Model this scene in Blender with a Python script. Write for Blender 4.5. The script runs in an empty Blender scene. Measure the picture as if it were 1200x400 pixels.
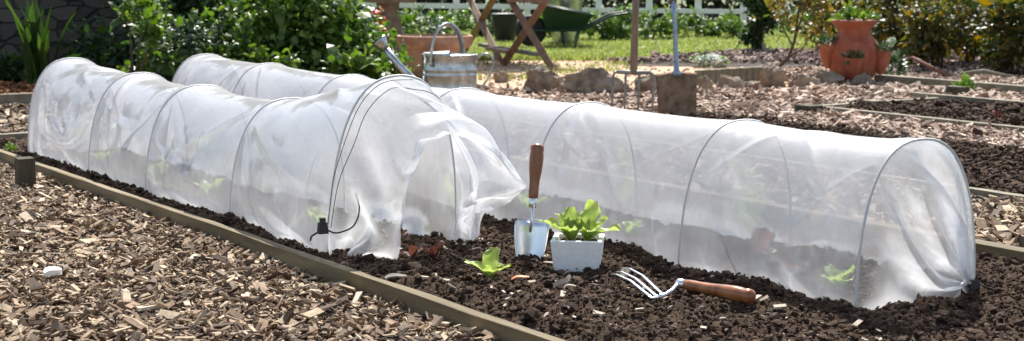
import bpy, math, random
import numpy as np
from mathutils import Vector, Matrix
random.seed(7); rng = np.random.default_rng(11)
S = bpy.context.scene; COL = S.collection
FPX = 1850.0; HC = 0.78; TH = math.atan(240/FPX)

# ------------------------------------------------------------ ground coordinates
def at(px, py, z=0.0):
    """ground position (at height z) of a spot surveyed in the photograph"""
    x = (px-600)/FPX; y = (200-py)/FPX
    d = np.array([x, math.cos(TH)+y*math.sin(TH), -math.sin(TH)+y*math.cos(TH)])
    k = (z-HC)/d[2]
    return np.array([0, 0, HC])+k*d
U = np.array([.552, -.834]); U /= np.linalg.norm(U); N = np.array([-U[1], U[0]])
def AT(a, t, z=0.0):                       # a across the beds, t along them
    a = np.asarray(a, float); t = np.asarray(t, float)
    x = a*N[0]+t*U[0]; y = a*N[1]+t*U[1]
    return np.stack(np.broadcast_arrays(x, y, np.asarray(z, float)), -1)
ROT_T = math.atan2(U[1], U[0])             # heading of the beds' long direction

# ------------------------------------------------------------ noise
_lat = rng.random((256, 256))
def vnoise(x, y):
    xi = np.floor(x).astype(int); yi = np.floor(y).astype(int)
    fx = x-xi; fy = y-yi; fx = fx*fx*(3-2*fx); fy = fy*fy*(3-2*fy)
    a = _lat[xi & 255, yi & 255]; b = _lat[(xi+1) & 255, yi & 255]
    c = _lat[xi & 255, (yi+1) & 255]; d = _lat[(xi+1) & 255, (yi+1) & 255]
    return (a*(1-fx)+b*fx)*(1-fy)+(c*(1-fx)+d*fx)*fy
def fbm(x, y, o=4, g=.5):
    s = 0; a = 1; n = 0
    for k in range(o):
        s = s+a*vnoise(x*2**k+17.3*k, y*2**k+5.1*k); n += a; a *= g
    return s/n-.5

# ------------------------------------------------------------ objects
def tag(o, label=None, cat=None, group=None, kind=None):
    if label: o['label'] = label
    if cat: o['category'] = cat
    if group: o['group'] = group
    if kind: o['kind'] = kind
    return o
def thing(name, label, cat, loc=(0, 0, 0), rz=0, group=None, rot=None):
    o = bpy.data.objects.new(name, None); COL.objects.link(o)
    o.empty_display_size = .05
    o.location = loc; o.rotation_euler = rot if rot else (0, 0, rz)
    return tag(o, label, cat, group)
def mesh(name, V, F, mat, parent=None, smooth=False):
    V = np.asarray(V, np.float32).reshape(-1, 3)
    me = bpy.data.meshes.new(name)
    if isinstance(F, np.ndarray):
        k = F.shape[1]; nf = len(F)
        me.vertices.add(len(V)); me.vertices.foreach_set('co', V.ravel())
        me.loops.add(nf*k); me.loops.foreach_set('vertex_index', F.astype(np.int32).ravel())
        me.polygons.add(nf)
        me.polygons.foreach_set('loop_start', np.arange(0, nf*k, k, dtype=np.int32))
        try: me.polygons.foreach_set('loop_total', np.full(nf, k, np.int32))
        except Exception: pass
        me.update(calc_edges=True)
    else:
        me.from_pydata(V.tolist(), [], F)
    me.polygons.foreach_set('use_smooth', np.full(len(me.polygons), smooth))
    me.materials.append(mat)
    o = bpy.data.objects.new(name, me); COL.objects.link(o)
    if parent: o.parent = parent
    return o
class MB:
    def __init__(s): s.v = []; s.f = []
    def add(s, V, F):
        b = len(s.v); s.v += [tuple(map(float, p)) for p in V]; s.f += [tuple(i+b for i in q) for q in F]; return s
    def box(s, c, d, rz=0, taper=1.0, tilt=None, jit=0):
        V = []
        for z in (-.5, .5):
            k = taper if z > 0 else 1
            for x, y in ((-.5, -.5), (.5, -.5), (.5, .5), (-.5, .5)):
                V.append(Vector((x*d[0]*k, y*d[1]*k, z*d[2])))
        M = Matrix.Rotation(rz, 3, 'Z')
        if tilt: M = M @ Matrix.Rotation(tilt[0], 3, 'X') @ Matrix.Rotation(tilt[1], 3, 'Y')
        V = [M @ p+Vector(c)+Vector([random.uniform(-jit, jit) for _ in range(3)]) for p in V]
        return s.add(V, [(3, 2, 1, 0), (4, 5, 6, 7), (0, 1, 5, 4), (1, 2, 6, 5), (2, 3, 7, 6), (3, 0, 4, 7)])
    def bar(s, p, q, w, h, up=(0, 0, 1)):
        p = Vector(p); q = Vector(q); d = (q-p).normalized(); up = Vector(up)
        x = d.cross(up).normalized(); y = x.cross(d).normalized()
        V = []
        for e in (p, q):
            for i, j in ((-1, -1), (1, -1), (1, 1), (-1, 1)): V.append(e+x*i*w/2+y*j*h/2)
        return s.add(V, [(0, 1, 2, 3), (7, 6, 5, 4), (0, 4, 5, 1), (1, 5, 6, 2), (2, 6, 7, 3), (3, 7, 4, 0)])
    def tube(s, P, R, n=10, cap=True, flat=1.0, up=(0, 0, 1)):
        P = [Vector(p) for p in P]; m = len(P)
        if not hasattr(R, '__len__'): R = [R]*m
        V = []; x0 = None
        for i in range(m):
            d = (P[min(i+1, m-1)]-P[max(i-1, 0)]).normalized()
            if x0 is None:
                u_ = Vector(up) if abs(d.dot(Vector(up))) < .95 else Vector((1, 0, 0))
                x0 = d.cross(u_).normalized()
            x0 = (x0-d*x0.dot(d)).normalized(); y = d.cross(x0)
            for k in range(n):
                a = 2*math.pi*k/n
                V.append(P[i]+(x0*math.cos(a)+y*math.sin(a)*flat)*R[i])
        F = [(i*n+k, i*n+(k+1) % n, (i+1)*n+(k+1) % n, (i+1)*n+k) for i in range(m-1) for k in range(n)]
        if cap: F += [tuple(range(n-1, -1, -1)), tuple(range((m-1)*n, m*n))]
        return s.add(V, F)
    def lathe(s, prof, n=32, c=(0, 0, 0), sx=1, sy=1, facet=0):
        V = []
        for r, z in prof:
            for k in range(n):
                a = 2*math.pi*(k+.5)/n
                V.append((c[0]+r*math.cos(a)*sx, c[1]+r*math.sin(a)*sy, c[2]+z))
        m = len(prof)
        F = [(i*n+k, i*n+(k+1) % n, (i+1)*n+(k+1) % n, (i+1)*n+k) for i in range(m-1) for k in range(n)]
        F += [tuple(range(n-1, -1, -1)), tuple(range((m-1)*n, m*n))]
        return s.add(V, F)
    def build(s, name, mat, parent=None, smooth=False, bevel=0):
        o = mesh(name, s.v, s.f, mat, parent, smooth)
        if bevel:
            b = o.modifiers.new('b', 'BEVEL'); b.width = bevel; b.segments = 2; b.limit_method = 'ANGLE'
        return o
def autosmooth(o, deg=35):
    me = o.data
    me.polygons.foreach_set('use_smooth', np.full(len(me.polygons), True))
    try: me.set_sharp_from_angle(angle=math.radians(deg))
    except Exception: pass
    return o

# ------------------------------------------------------------ materials
MATS = {}
def nodes(name):
    m = bpy.data.materials.new(name); m.use_nodes = True
    nt = m.node_tree; b = nt.nodes['Principled BSDF']
    MATS[name] = m
    return m, nt, b
def lk(nt, a, b): nt.links.new(a, b)
def ramp(nt, cols, pos=None, interp='LINEAR'):
    r = nt.nodes.new('ShaderNodeValToRGB'); e = r.color_ramp.elements
    r.color_ramp.interpolation = interp
    n = len(cols)
    while len(e) < n: e.new(.5)
    for i, c in enumerate(cols):
        e[i].position = pos[i] if pos else i/(n-1); e[i].color = (*c, 1)
    return r
def noise_fac(nt, scale, detail=4, rough=.6, coord='Object', stretch=None):
    tc = nt.nodes.new('ShaderNodeTexCoord'); nz = nt.nodes.new('ShaderNodeTexNoise')
    nz.inputs['Scale'].default_value = scale; nz.inputs['Detail'].default_value = detail; nz.inputs['Roughness'].default_value = rough
    if stretch:
        mp = nt.nodes.new('ShaderNodeMapping'); mp.inputs['Scale'].default_value = stretch
        lk(nt, tc.outputs[coord], mp.inputs[0]); lk(nt, mp.outputs[0], nz.inputs['Vector'])
    else: lk(nt, tc.outputs[coord], nz.inputs['Vector'])
    return nz
def mat_noise(name, cols, scale=10, rough=.8, pos=None, bump=0, bscale=None, metal=0, stretch=None, detail=5, spec=.5, bdist=.01):
    m, nt, b = nodes(name)
    nz = noise_fac(nt, scale, detail, .62, stretch=stretch)
    r = ramp(nt, cols, pos or [.3+.4*i/(len(cols)-1) for i in range(len(cols))])
    lk(nt, nz.outputs['Fac'], r.inputs[0]); lk(nt, r.outputs[0], b.inputs['Base Color'])
    b.inputs['Roughness'].default_value = rough; b.inputs['Metallic'].default_value = metal
    b.inputs['Specular IOR Level'].default_value = spec
    if bump:
        n2 = noise_fac(nt, bscale or scale*3, 6, .7, stretch=stretch)
        bp = nt.nodes.new('ShaderNodeBump'); bp.inputs['Strength'].default_value = bump; bp.inputs['Distance'].default_value = bdist
        lk(nt, n2.outputs['Fac'], bp.inputs['Height']); lk(nt, bp.outputs[0], b.inputs['Normal'])
    return m
def mat_island(name, cols, rough=.75, pos=None, spec=.3, transl=0, interp='LINEAR', grain=None):
    """every chip, clod or leaf has its own colour"""
    m, nt, b = nodes(name)
    g = nt.nodes.new('ShaderNodeNewGeometry')
    r = ramp(nt, cols, pos, interp); lk(nt, g.outputs['Random Per Island'], r.inputs[0])
    out = r.outputs[0]
    if grain:
        nz = noise_fac(nt, grain, 3, .6)
        mx = nt.nodes.new('ShaderNodeMixRGB'); mx.blend_type = 'MULTIPLY'; mx.inputs[0].default_value = .6
        r2 = ramp(nt, [(.45,)*3, (1.25,)*3], [.35, .65]); lk(nt, nz.outputs['Fac'], r2.inputs[0])
        lk(nt, out, mx.inputs[1]); lk(nt, r2.outputs[0], mx.inputs[2]); out = mx.outputs[0]
    lk(nt, out, b.inputs['Base Color'])
    b.inputs['Roughness'].default_value = rough; b.inputs['Specular IOR Level'].default_value = spec
    if transl:
        t = nt.nodes.new('ShaderNodeBsdfTranslucent'); mix = nt.nodes.new('ShaderNodeMixShader')
        hs = nt.nodes.new('ShaderNodeHueSaturation'); hs.inputs['Saturation'].default_value = 1.15; hs.inputs['Value'].default_value = 1.5
        lk(nt, out, hs.inputs['Color']); lk(nt, hs.outputs[0], t.inputs[0])
        mix.inputs[0].default_value = transl
        lk(nt, b.outputs[0], mix.inputs[1]); lk(nt, t.outputs[0], mix.inputs[2])
        lk(nt, mix.outputs[0], nt.nodes['Material Output'].inputs['Surface'])
    return m
def plain(name, c, rough=.6, metal=0, spec=.5):
    m, nt, b = nodes(name)
    b.inputs['Base Color'].default_value = (*c, 1); b.inputs['Roughness'].default_value = rough
    b.inputs['Metallic'].default_value = metal; b.inputs['Specular IOR Level'].default_value = spec
    return m

def film_material():
    m, nt, b = nodes('polythene'); nt.nodes.remove(b)
    out = nt.nodes['Material Output']; nn = nt.nodes.new
    tr = nn('ShaderNodeBsdfTransparent'); tr.inputs[0].default_value = (.97, .98, 1, 1)
    tl = nn('ShaderNodeBsdfTranslucent'); tl.inputs[0].default_value = (.92, .93, .95, 1)
    df = nn('ShaderNodeBsdfDiffuse'); df.inputs[0].default_value = (.86, .88, .9, 1)
    gl = nn('ShaderNodeBsdfGlossy'); gl.inputs['Roughness'].default_value = .12; gl.inputs[0].default_value = (1, 1, 1, 1)
    n1 = noise_fac(nt, 5, 4, .6); n2 = noise_fac(nt, 30, 2, .5, stretch=(1, 1, .5))
    add = nn('ShaderNodeMath'); add.operation = 'MULTIPLY_ADD'; add.inputs[1].default_value = .35
    lk(nt, n2.outputs['Fac'], add.inputs[0]); lk(nt, n1.outputs['Fac'], add.inputs[2])
    mr = nn('ShaderNodeMapRange'); mr.inputs[1].default_value = .5; mr.inputs[2].default_value = .9
    mr.inputs[3].default_value = FILM[0]; mr.inputs[4].default_value = FILM[1]
    lk(nt, add.outputs[0], mr.inputs[0])
    # a thin sheet looks denser where it is seen edge-on
    lw = nn('ShaderNodeLayerWeight'); lw.inputs[0].default_value = .45
    ed = nn('ShaderNodeMath'); ed.operation = 'MULTIPLY_ADD'; ed.inputs[1].default_value = FILM[2]; ed.use_clamp = True
    lk(nt, lw.outputs['Facing'], ed.inputs[0]); lk(nt, mr.outputs[0], ed.inputs[2])
    m1 = nn('ShaderNodeMixShader'); m1.inputs[0].default_value = FILM[3]      # translucent / diffuse
    g2 = nn('ShaderNodeBsdfGlossy'); g2.inputs['Roughness'].default_value = .48; g2.inputs[0].default_value = (.95, .96, .97, 1)
    md = nn('ShaderNodeMixShader'); md.inputs[0].default_value = .22
    lk(nt, df.outputs[0], md.inputs[1]); lk(nt, g2.outputs[0], md.inputs[2])
    rf = nn('ShaderNodeBsdfRefraction'); rf.inputs['Roughness'].default_value = .34; rf.inputs['IOR'].default_value = 1.18; rf.inputs[0].default_value = (.97, .98, 1, 1)
    mt = nn('ShaderNodeMixShader'); mt.inputs[0].default_value = .10
    lk(nt, tl.outputs[0], mt.inputs[1]); lk(nt, rf.outputs[0], mt.inputs[2])
    lk(nt, mt.outputs[0], m1.inputs[1]); lk(nt, md.outputs[0], m1.inputs[2])
    m2 = nn('ShaderNodeMixShader'); lk(nt, ed.outputs[0], m2.inputs[0])
    lk(nt, tr.outputs[0], m2.inputs[1]); lk(nt, m1.outputs[0], m2.inputs[2])
    fr = nn('ShaderNodeFresnel'); fr.inputs['IOR'].default_value = 1.45
    fm = nn('ShaderNodeMath'); fm.operation = 'MULTIPLY'; fm.inputs[1].default_value = .9; fm.use_clamp = True
    lk(nt, fr.outputs[0], fm.inputs[0]); fc = nn('ShaderNodeMath'); fc.operation = 'MINIMUM'; fc.inputs[1].default_value = .42; lk(nt, fm.outputs[0], fc.inputs[0])
    m3 = nn('ShaderNodeMixShader'); lk(nt, fc.outputs[0], m3.inputs[0])
    lk(nt, m2.outputs[0], m3.inputs[1]); lk(nt, gl.outputs[0], m3.inputs[2])
    n3 = noise_fac(nt, 26, 3, .5, stretch=(1, 1, .5)); bp = nn('ShaderNodeBump'); bp.inputs['Strength'].default_value = .10; bp.inputs['Distance'].default_value = .006
    lk(nt, n3.outputs['Fac'], bp.inputs['Height'])
    # planar crumple facets with sharp creases between them
    tc = nn('ShaderNodeTexCoord'); wn = nn('ShaderNodeTexNoise'); wn.inputs['Scale'].default_value = 4
    wm = nn('ShaderNodeMixRGB'); wm.inputs[0].default_value = .16; mp = nn('ShaderNodeMapping'); mp.inputs['Scale'].default_value = (1, 1, .55); mp.inputs['Rotation'].default_value = (.5, .4, 0)
    lk(nt, tc.outputs['Object'], wn.inputs['Vector']); lk(nt, tc.outputs['Object'], wm.inputs[1]); lk(nt, wn.outputs['Color'], wm.inputs[2]); lk(nt, wm.outputs[0], mp.inputs[0])
    vo = nn('ShaderNodeTexVoronoi'); vo.inputs['Scale'].default_value = 5.5; lk(nt, mp.outputs[0], vo.inputs['Vector'])
    ve = nn('ShaderNodeTexVoronoi'); ve.feature = 'DISTANCE_TO_EDGE'; ve.inputs['Scale'].default_value = 5.5; lk(nt, mp.outputs[0], ve.inputs['Vector'])
    b2 = nn('ShaderNodeBump'); b2.inputs['Strength'].default_value = .30; b2.inputs['Distance'].default_value = .022
    lk(nt, vo.outputs['Distance'], b2.inputs['Height']); lk(nt, bp.outputs[0], b2.inputs['Normal'])
    cr = nn('ShaderNodeMapRange'); cr.inputs[1].default_value = 0; cr.inputs[2].default_value = .035; cr.inputs[3].default_value = .13; cr.inputs[4].default_value = 0
    lk(nt, ve.outputs['Distance'], cr.inputs[0])
    cn = nn('ShaderNodeMapRange'); cn.inputs[1].default_value = .48; cn.inputs[2].default_value = .62; lk(nt, n1.outputs['Fac'], cn.inputs[0])
    cm = nn('ShaderNodeMath'); cm.operation = 'MULTIPLY'; lk(nt, cr.outputs[0], cm.inputs[0]); lk(nt, cn.outputs[0], cm.inputs[1])
    ca = nn('ShaderNodeMath'); ca.operation = 'ADD'; ca.use_clamp = True; lk(nt, ed.outputs[0], ca.inputs[0]); lk(nt, cm.outputs[0], ca.inputs[1]); lk(nt, ca.outputs[0], m2.inputs[0])
    for q in (gl, tl, df, g2, rf): lk(nt, b2.outputs[0], q.inputs['Normal'])
    lk(nt, m3.outputs[0], out.inputs['Surface'])
    return m
FILM = (.12, .34, .72, .32)     # opacity low, opacity high, edge gain, diffuse share

M_film = film_material()
M_hoop = plain('galvanised_wire', (.62, .62, .61), .6, .1)
M_cord = plain('black_cord', (.02, .02, .022), .6)
M_chip = mat_island('bark_chips', [(.045, .028, .017), (.12, .075, .046), (.26, .17, .10), (.40, .29, .185), (.55, .43, .29), (.13, .09, .06), (.29, .195, .12), (.70, .59, .44)],
                    .8, [0, .18, .38, .56, .7, .78, .9, 1], grain=90)
M_chip_far = mat_island('bark_chips_far', [(.07, .045, .032), (.22, .14, .10), (.38, .27, .20), (.52, .40, .31), (.32, .22, .165), (.68, .56, .45)], .85, [0, .2, .4, .6, .8, 1])
M_litter = mat_noise('chip_litter', [(.018, .012, .009), (.06, .04, .028)], 60, .95, bump=.8, bscale=120)
M_soil = mat_noise('soil', [(.030, .017, .010), (.062, .037, .023), (.10, .064, .042)], 38, .95, bump=.9, bscale=170, spec=.2, bdist=.008)
M_clod = mat_island('soil_clods', [(.034, .020, .012), (.062, .038, .024), (.088, .055, .036), (.14, .095, .066)], .95, [0, .5, .85, 1], spec=.15, grain=7)
M_board = mat_noise('weathered_timber', [(.085, .062, .03), (.17, .13, .068), (.27, .215, .13)], 14, .85, bump=.5, bscale=60, stretch=(.12, 1, 1))
M_boardfar = mat_noise('weathered_timber_grey', [(.13, .115, .075), (.27, .24, .17)], 14, .85, bump=.4, bscale=60)
M_stake = mat_noise('dark_stake', [(.03, .028, .016), (.09, .075, .045)], 30, .9, bump=.6, bscale=80, stretch=(1, 1, .15))
M_wood = mat_noise('varnished_handle', [(.14, .045, .014), (.27, .095, .032), (.38, .16, .06)], 22, .28, stretch=(1, 1, .12), detail=6)
M_wood_old = mat_noise('old_ash_handle', [(.18, .11, .07), (.34, .235, .16)], 30, .6, stretch=(1, 1, .08), bump=.2)
M_steel = mat_noise('stainless_steel', [(.62, .66, .72), (.82, .85, .9)], 12, .30, metal=1, stretch=(1, 1, .3))
M_galv = mat_noise('galvanised_sheet', [(.26, .28, .29), (.42, .44, .45), (.60, .62, .62)], 26, .30, metal=1)
M_socket = mat_noise('blue_grey_steel', [(.20, .26, .34), (.36, .43, .52)], 30, .4, metal=.5)
M_rust = mat_noise('earth_caked_steel', [(.10, .055, .03), (.24, .145, .085), (.36, .24, .15)], 22, .85, bump=.5, bscale=60)
M_tine = mat_noise('fork_steel', [(.16, .16, .15), (.34, .33, .31)], 40, .5, metal=.6)
M_terra = mat_noise('terracotta', [(.20, .045, .02), (.31, .078, .035), (.40, .14, .075)], 9, .75, bump=.15, bscale=60)
M_terra2 = mat_noise('terracotta_pale', [(.24, .125, .08), (.36, .20, .13), (.46, .3, .21)], 10, .8, bump=.15, bscale=60)
M_rock = mat_noise('sandstone_rock', [(.10, .075, .052), (.27, .205, .145), (.42, .34, .26)], 12, .9, bump=.9, bscale=36, bdist=.02)
M_stone = mat_noise('grey_stone', [(.10, .09, .07), (.24, .21, .17)], 18, .9, bump=.6, bscale=50)
M_table = mat_noise('teak_table', [(.13, .072, .04), (.26, .155, .09)], 18, .55, stretch=(1, 1, .2))
M_green = mat_noise('green_paint', [(.004, .024, .012), (.008, .04, .02)], 10, .45)
M_rubber = plain('black_rubber', (.012, .012, .013), .7)
M_tub = plain('black_plastic', (.008, .009, .010), .5)
M_white = mat_noise('white_fence_paint', [(.66, .67, .66), (.8, .8, .79)], 20, .7)
M_poly = mat_noise('polystyrene', [(.80, .81, .80), (.93, .93, .91)], 90, .8, bump=.7, bscale=190, bdist=.003)
def lettuce_mat(name, c1, c2, c3, sc=30):
    m, nt, b = nodes(name)
    nz = noise_fac(nt, sc, 4, .6); r = ramp(nt, [c1, c2, c3], [.35, .5, .66]); lk(nt, nz.outputs['Fac'], r.inputs[0])
    lk(nt, r.outputs[0], b.inputs['Base Color']); b.inputs['Roughness'].default_value = .38
    t = nt.nodes.new('ShaderNodeBsdfTranslucent'); mix = nt.nodes.new('ShaderNodeMixShader'); mix.inputs[0].default_value = .5
    hs = nt.nodes.new('ShaderNodeHueSaturation'); hs.inputs['Value'].default_value = 1.15
    lk(nt, r.outputs[0], hs.inputs['Color']); lk(nt, hs.outputs[0], t.inputs[0])
    lk(nt, b.outputs[0], mix.inputs[1]); lk(nt, t.outputs[0], mix.inputs[2]); lk(nt, mix.outputs[0], nt.nodes['Material Output'].inputs['Surface'])
    v = noise_fac(nt, 130, 3); bp = nt.nodes.new('ShaderNodeBump'); bp.inputs['Strength'].default_value = .4; bp.inputs['Distance'].default_value = .003
    lk(nt, v.outputs['Fac'], bp.inputs['Height']); lk(nt, bp.outputs[0], b.inputs['Normal'])
    return m
M_let = lettuce_mat('green_lettuce', (.26, .37, .06), (.38, .48, .11), (.52, .58, .20))
M_letred = lettuce_mat('red_lettuce', (.10, .03, .022), (.16, .055, .035), (.14, .14, .03), 24)
M_rib = plain('leaf_rib', (.5, .6, .25), .5)
M_dryleaf = plain('orange_leaf', (.42, .13, .03), .6)
M_palechip = mat_noise('pale_chip', [(.30, .24, .17), (.52, .44, .34)], 50, .8)
M_lawn = mat_noise('lawn_base', [(.13, .17, .04), (.18, .22, .06), (.24, .27, .09)], 6, .95, bump=.5, bscale=60)
M_grass = mat_island('grass_blades', [(.15, .20, .045), (.20, .25, .065), (.27, .31, .10), (.34, .35, .15)], .7, transl=.4)
M_earth = mat_noise('sandy_earth', [(.32, .20, .12), (.43, .285, .18), (.54, .385, .265)], 3.2, .95, bump=.5, bscale=40)
M_field = mat_noise('field', [(.07, .10, .03), (.12, .15, .05)], .8, .95)
M_wall = None
def wall_material():
    m, nt, b = nodes('rubble_wall')
    tc = nt.nodes.new('ShaderNodeTexCoord'); mp = nt.nodes.new('ShaderNodeMapping'); mp.inputs['Scale'].default_value = (5.5, 5.5, 13)
    nz = nt.nodes.new('ShaderNodeTexNoise'); nz.inputs['Scale'].default_value = 3
    mx = nt.nodes.new('ShaderNodeMixRGB'); mx.inputs[0].default_value = .06
    lk(nt, tc.outputs['Object'], mp.inputs[0]); lk(nt, mp.outputs[0], nz.inputs['Vector'])
    lk(nt, mp.outputs[0], mx.inputs[1]); lk(nt, nz.outputs['Color'], mx.inputs[2])
    vo = nt.nodes.new('ShaderNodeTexVoronoi'); vo.feature = 'F1'; vc = nt.nodes.new('ShaderNodeTexVoronoi'); vc.feature = 'DISTANCE_TO_EDGE'
    for v in (vo, vc): lk(nt, mx.outputs[0], v.inputs['Vector']); v.inputs['Scale'].default_value = 1
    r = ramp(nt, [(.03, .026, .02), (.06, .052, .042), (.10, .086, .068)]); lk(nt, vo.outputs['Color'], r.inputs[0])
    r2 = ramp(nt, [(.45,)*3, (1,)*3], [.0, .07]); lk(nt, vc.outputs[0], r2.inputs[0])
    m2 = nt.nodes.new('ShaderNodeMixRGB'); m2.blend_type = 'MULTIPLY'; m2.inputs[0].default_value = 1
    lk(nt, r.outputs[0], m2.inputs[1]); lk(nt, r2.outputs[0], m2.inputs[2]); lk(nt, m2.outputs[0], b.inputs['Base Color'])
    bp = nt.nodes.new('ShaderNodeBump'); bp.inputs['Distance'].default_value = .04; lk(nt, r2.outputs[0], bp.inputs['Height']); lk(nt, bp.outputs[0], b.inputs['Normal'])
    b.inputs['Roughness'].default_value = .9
    return m
M_wall = wall_material()
def leafmat(name, cols, transl=.35, rough=.45, spec=.5): return mat_island(name, cols, rough, None, spec, transl)
L_dark = leafmat('leaves_dark', [(.014, .032, .010), (.03, .065, .015), (.055, .11, .022)])
L_mid = leafmat('leaves_mid', [(.035, .075, .014), (.09, .165, .028), (.19, .28, .055)])
L_bright = leafmat('leaves_bright', [(.05, .10, .015), (.10, .17, .03), (.18, .25, .055)])
L_varieg = leafmat('leaves_variegated', [(.02, .045, .012), (.05, .09, .03), (.10, .16, .07), (.30, .35, .26)], .2)
L_olive = leafmat('leaves_olive', [(.022, .036, .01), (.05, .075, .015), (.11, .11, .02), (.20, .13, .025), (.035, .06, .012)])
L_hedge = leafmat('leaves_hedge', [(.012, .018, .009), (.028, .04, .016), (.055, .055, .028), (.04, .03, .02)], .2)
L_strap = leafmat('leaves_strap', [(.022, .05, .012), (.035, .07, .016), (.09, .15, .03)], .45, .35)
M_stem = mat_noise('stem_bark', [(.05, .035, .022), (.12, .085, .055)], 30, .9)
M_flower = mat_island('white_flowers', [(.55, .6, .5), (.85, .85, .82)], .7, transl=.2)
M_red = plain('red_petals', (.55, .03, .015), .5)
M_orange = plain('orange_stalk', (.5, .16, .04), .6)

# ------------------------------------------------------------ leaf and chip clouds
def rot_frames(dirs, roll):
    d = dirs/np.linalg.norm(dirs, axis=1, keepdims=True)
    ref = np.where(np.abs(d[:, 2:3]) > .9, np.array([[1., 0, 0]]), np.array([[0, 0, 1.]]))
    s = np.cross(d, ref); s /= np.linalg.norm(s, axis=1, keepdims=True); nrm = np.cross(s, d)
    c = np.cos(roll)[:, None]; q = np.sin(roll)[:, None]
    return d, s*c+nrm*q, -s*q+nrm*c
def leaf_cloud(P, size, dirs=None, ratio=.45, bend=.25, jitter=.35):
    """bent pointed leaves: returns V, F"""
    n = len(P); P = np.asarray(P)
    if dirs is None: dirs = rng.normal(size=(n, 3))
    L = size*np.exp(rng.normal(0, jitter, n))
    d, s, m = rot_frames(dirs, rng.uniform(-1.2, 1.2, n))
    L = L[:, None]; w = L*ratio/2
    v = np.stack([P, P+d*L*.35+s*w-m*L*.04, P+d*L*.38+m*L*bend*.25, P+d*L*.35-s*w-m*L*.04,
                  P+d*L*.72+s*w*.72-m*L*bend*.1, P+d*L*.72-s*w*.72-m*L*bend*.1, P+d*L-m*L*bend], 1)
    base = np.arange(n)[:, None]*7
    F = np.concatenate([base+np.array([f]) for f in ([0, 2, 1], [0, 3, 2], [1, 2, 4], [2, 3, 5], [2, 5, 4], [4, 5, 6])], 0)
    return v.reshape(-1, 3), F
def blob_points(n, c, r, lump=.35, seed=0, shell=.55):
    g = np.random.default_rng(seed)
    k = g.normal(size=(n, 3)); k /= np.linalg.norm(k, axis=1, keepdims=True)
    a = np.arctan2(k[:, 1], k[:, 0])
    R = 1+lump*2*fbm(k[:, 0]*2.2+seed*3.1+9, k[:, 2]*2.2+k[:, 1]*1.7+20, 3)
    rad = (shell+(1-shell)*g.random(n))*R
    return np.array(c)+k*rad[:, None]*np.array(r), k
def chips(P, L, W, T, tilt=.4, base_yaw=None):
    n = len(P)
    yaw = rng.uniform(0, 2*np.pi, n); tl = rng.normal(0, tilt, n); rl = rng.normal(0, tilt, n)
    cy, sy = np.cos(yaw), np.sin(yaw)
    d = np.stack([cy*np.cos(tl), sy*np.cos(tl), np.sin(tl)], 1); s = np.stack([-sy, cy, np.zeros(n)], 1)
    m = np.cross(d, s); s2 = s*np.cos(rl)[:, None]+m*np.sin(rl)[:, None]; m = np.cross(d, s2)
    vs = []
    for i, j in ((-1, -1), (1, -1), (1, 1), (-1, 1)):
        for k in (-1, 1):
            jx = 1+rng.uniform(-.35, .15, n); jy = 1+rng.uniform(-.5, .15, n)
            vs.append(P+d*(L/2*i*jx)[:, None]+s2*(W/2*j*jy)[:, None]+m*(T/2*k)[:, None])
    V = np.stack(vs, 1).reshape(-1, 3); b = np.arange(n)[:, None]*8
    F = np.concatenate([b+np.array([f]) for f in ([0, 2, 4, 6], [7, 5, 3, 1], [0, 1, 3, 2], [2, 3, 5, 4], [4, 5, 7, 6], [6, 7, 1, 0])], 0)
    return V, F
_phi = (1+5**.5)/2
ICO = np.array([(-1, _phi, 0), (1, _phi, 0), (-1, -_phi, 0), (1, -_phi, 0), (0, -1, _phi), (0, 1, _phi), (0, -1, -_phi), (0, 1, -_phi), (_phi, 0, -1), (_phi, 0, 1), (-_phi, 0, -1), (-_phi, 0, 1)])/1.9
ICOF = np.array([(0, 11, 5), (0, 5, 1), (0, 1, 7), (0, 7, 10), (0, 10, 11), (1, 5, 9), (5, 11, 4), (11, 10, 2), (10, 7, 6), (7, 1, 8), (3, 9, 4), (3, 4, 2), (3, 2, 6), (3, 6, 8), (3, 8, 9), (4, 9, 5), (2, 4, 11), (6, 2, 10), (8, 6, 7), (9, 8, 1)])
def clods(P, R):
    n = len(P); yaw = rng.uniform(0, 6.28, n); c, s = np.cos(yaw), np.sin(yaw)
    k = ICO[None]*(1+rng.uniform(-.38, .3, (n, 12, 1)))*R[:, None, None]*np.array([1, 1, .75])
    x = k[..., 0]*c[:, None]-k[..., 1]*s[:, None]; y = k[..., 0]*s[:, None]+k[..., 1]*c[:, None]
    V = np.stack([x, y, k[..., 2]], -1)+P[:, None]
    F = (np.arange(n)[:, None, None]*12+ICOF[None]).reshape(-1, 3)
    return V.reshape(-1, 3), F

# ------------------------------------------------------------ SETTING: ground sheets
def sheet(name, pts, z, mat, label=None):
    o = mesh(name, [(*p[:2], z) for p in pts], [tuple(range(len(pts)))], mat)
    return tag(o, kind='structure')
def rect_at(a0, a1, t0, t1): return [AT(a0, t0), AT(a1, t0), AT(a1, t1), AT(a0, t1)]
tag(mesh('ground', [(-300, -20, -.10), (300, -20, -.10), (300, 600, -.10), (-300, 600, -.10)], [(0, 1, 2, 3)], M_field), kind='structure')
sheet('garden_soil', [(-9, 1.2), (9, 1.2), (9, 12), (-9, 12)], -.085, M_soil)
sheet('terrace', [at(380, 112), at(990, 112), at(1010, 84), at(880, 71.5), at(380, 66)], -.012, M_earth)
sheet('flower_border', [(.9, 12.6), (6, 11.5), (6, 15.6), (.9, 13.6)], -.010, M_litter)
sheet('lawn', [(-7, 13.2), (-1.6, 13.3), (.4, 13.35), (1.0, 13.3), (2.1, 14.5), (4.9, 14.9), (12, 15.2), (12, 19.8), (-9, 19.8)], -.008, M_lawn)

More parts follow.
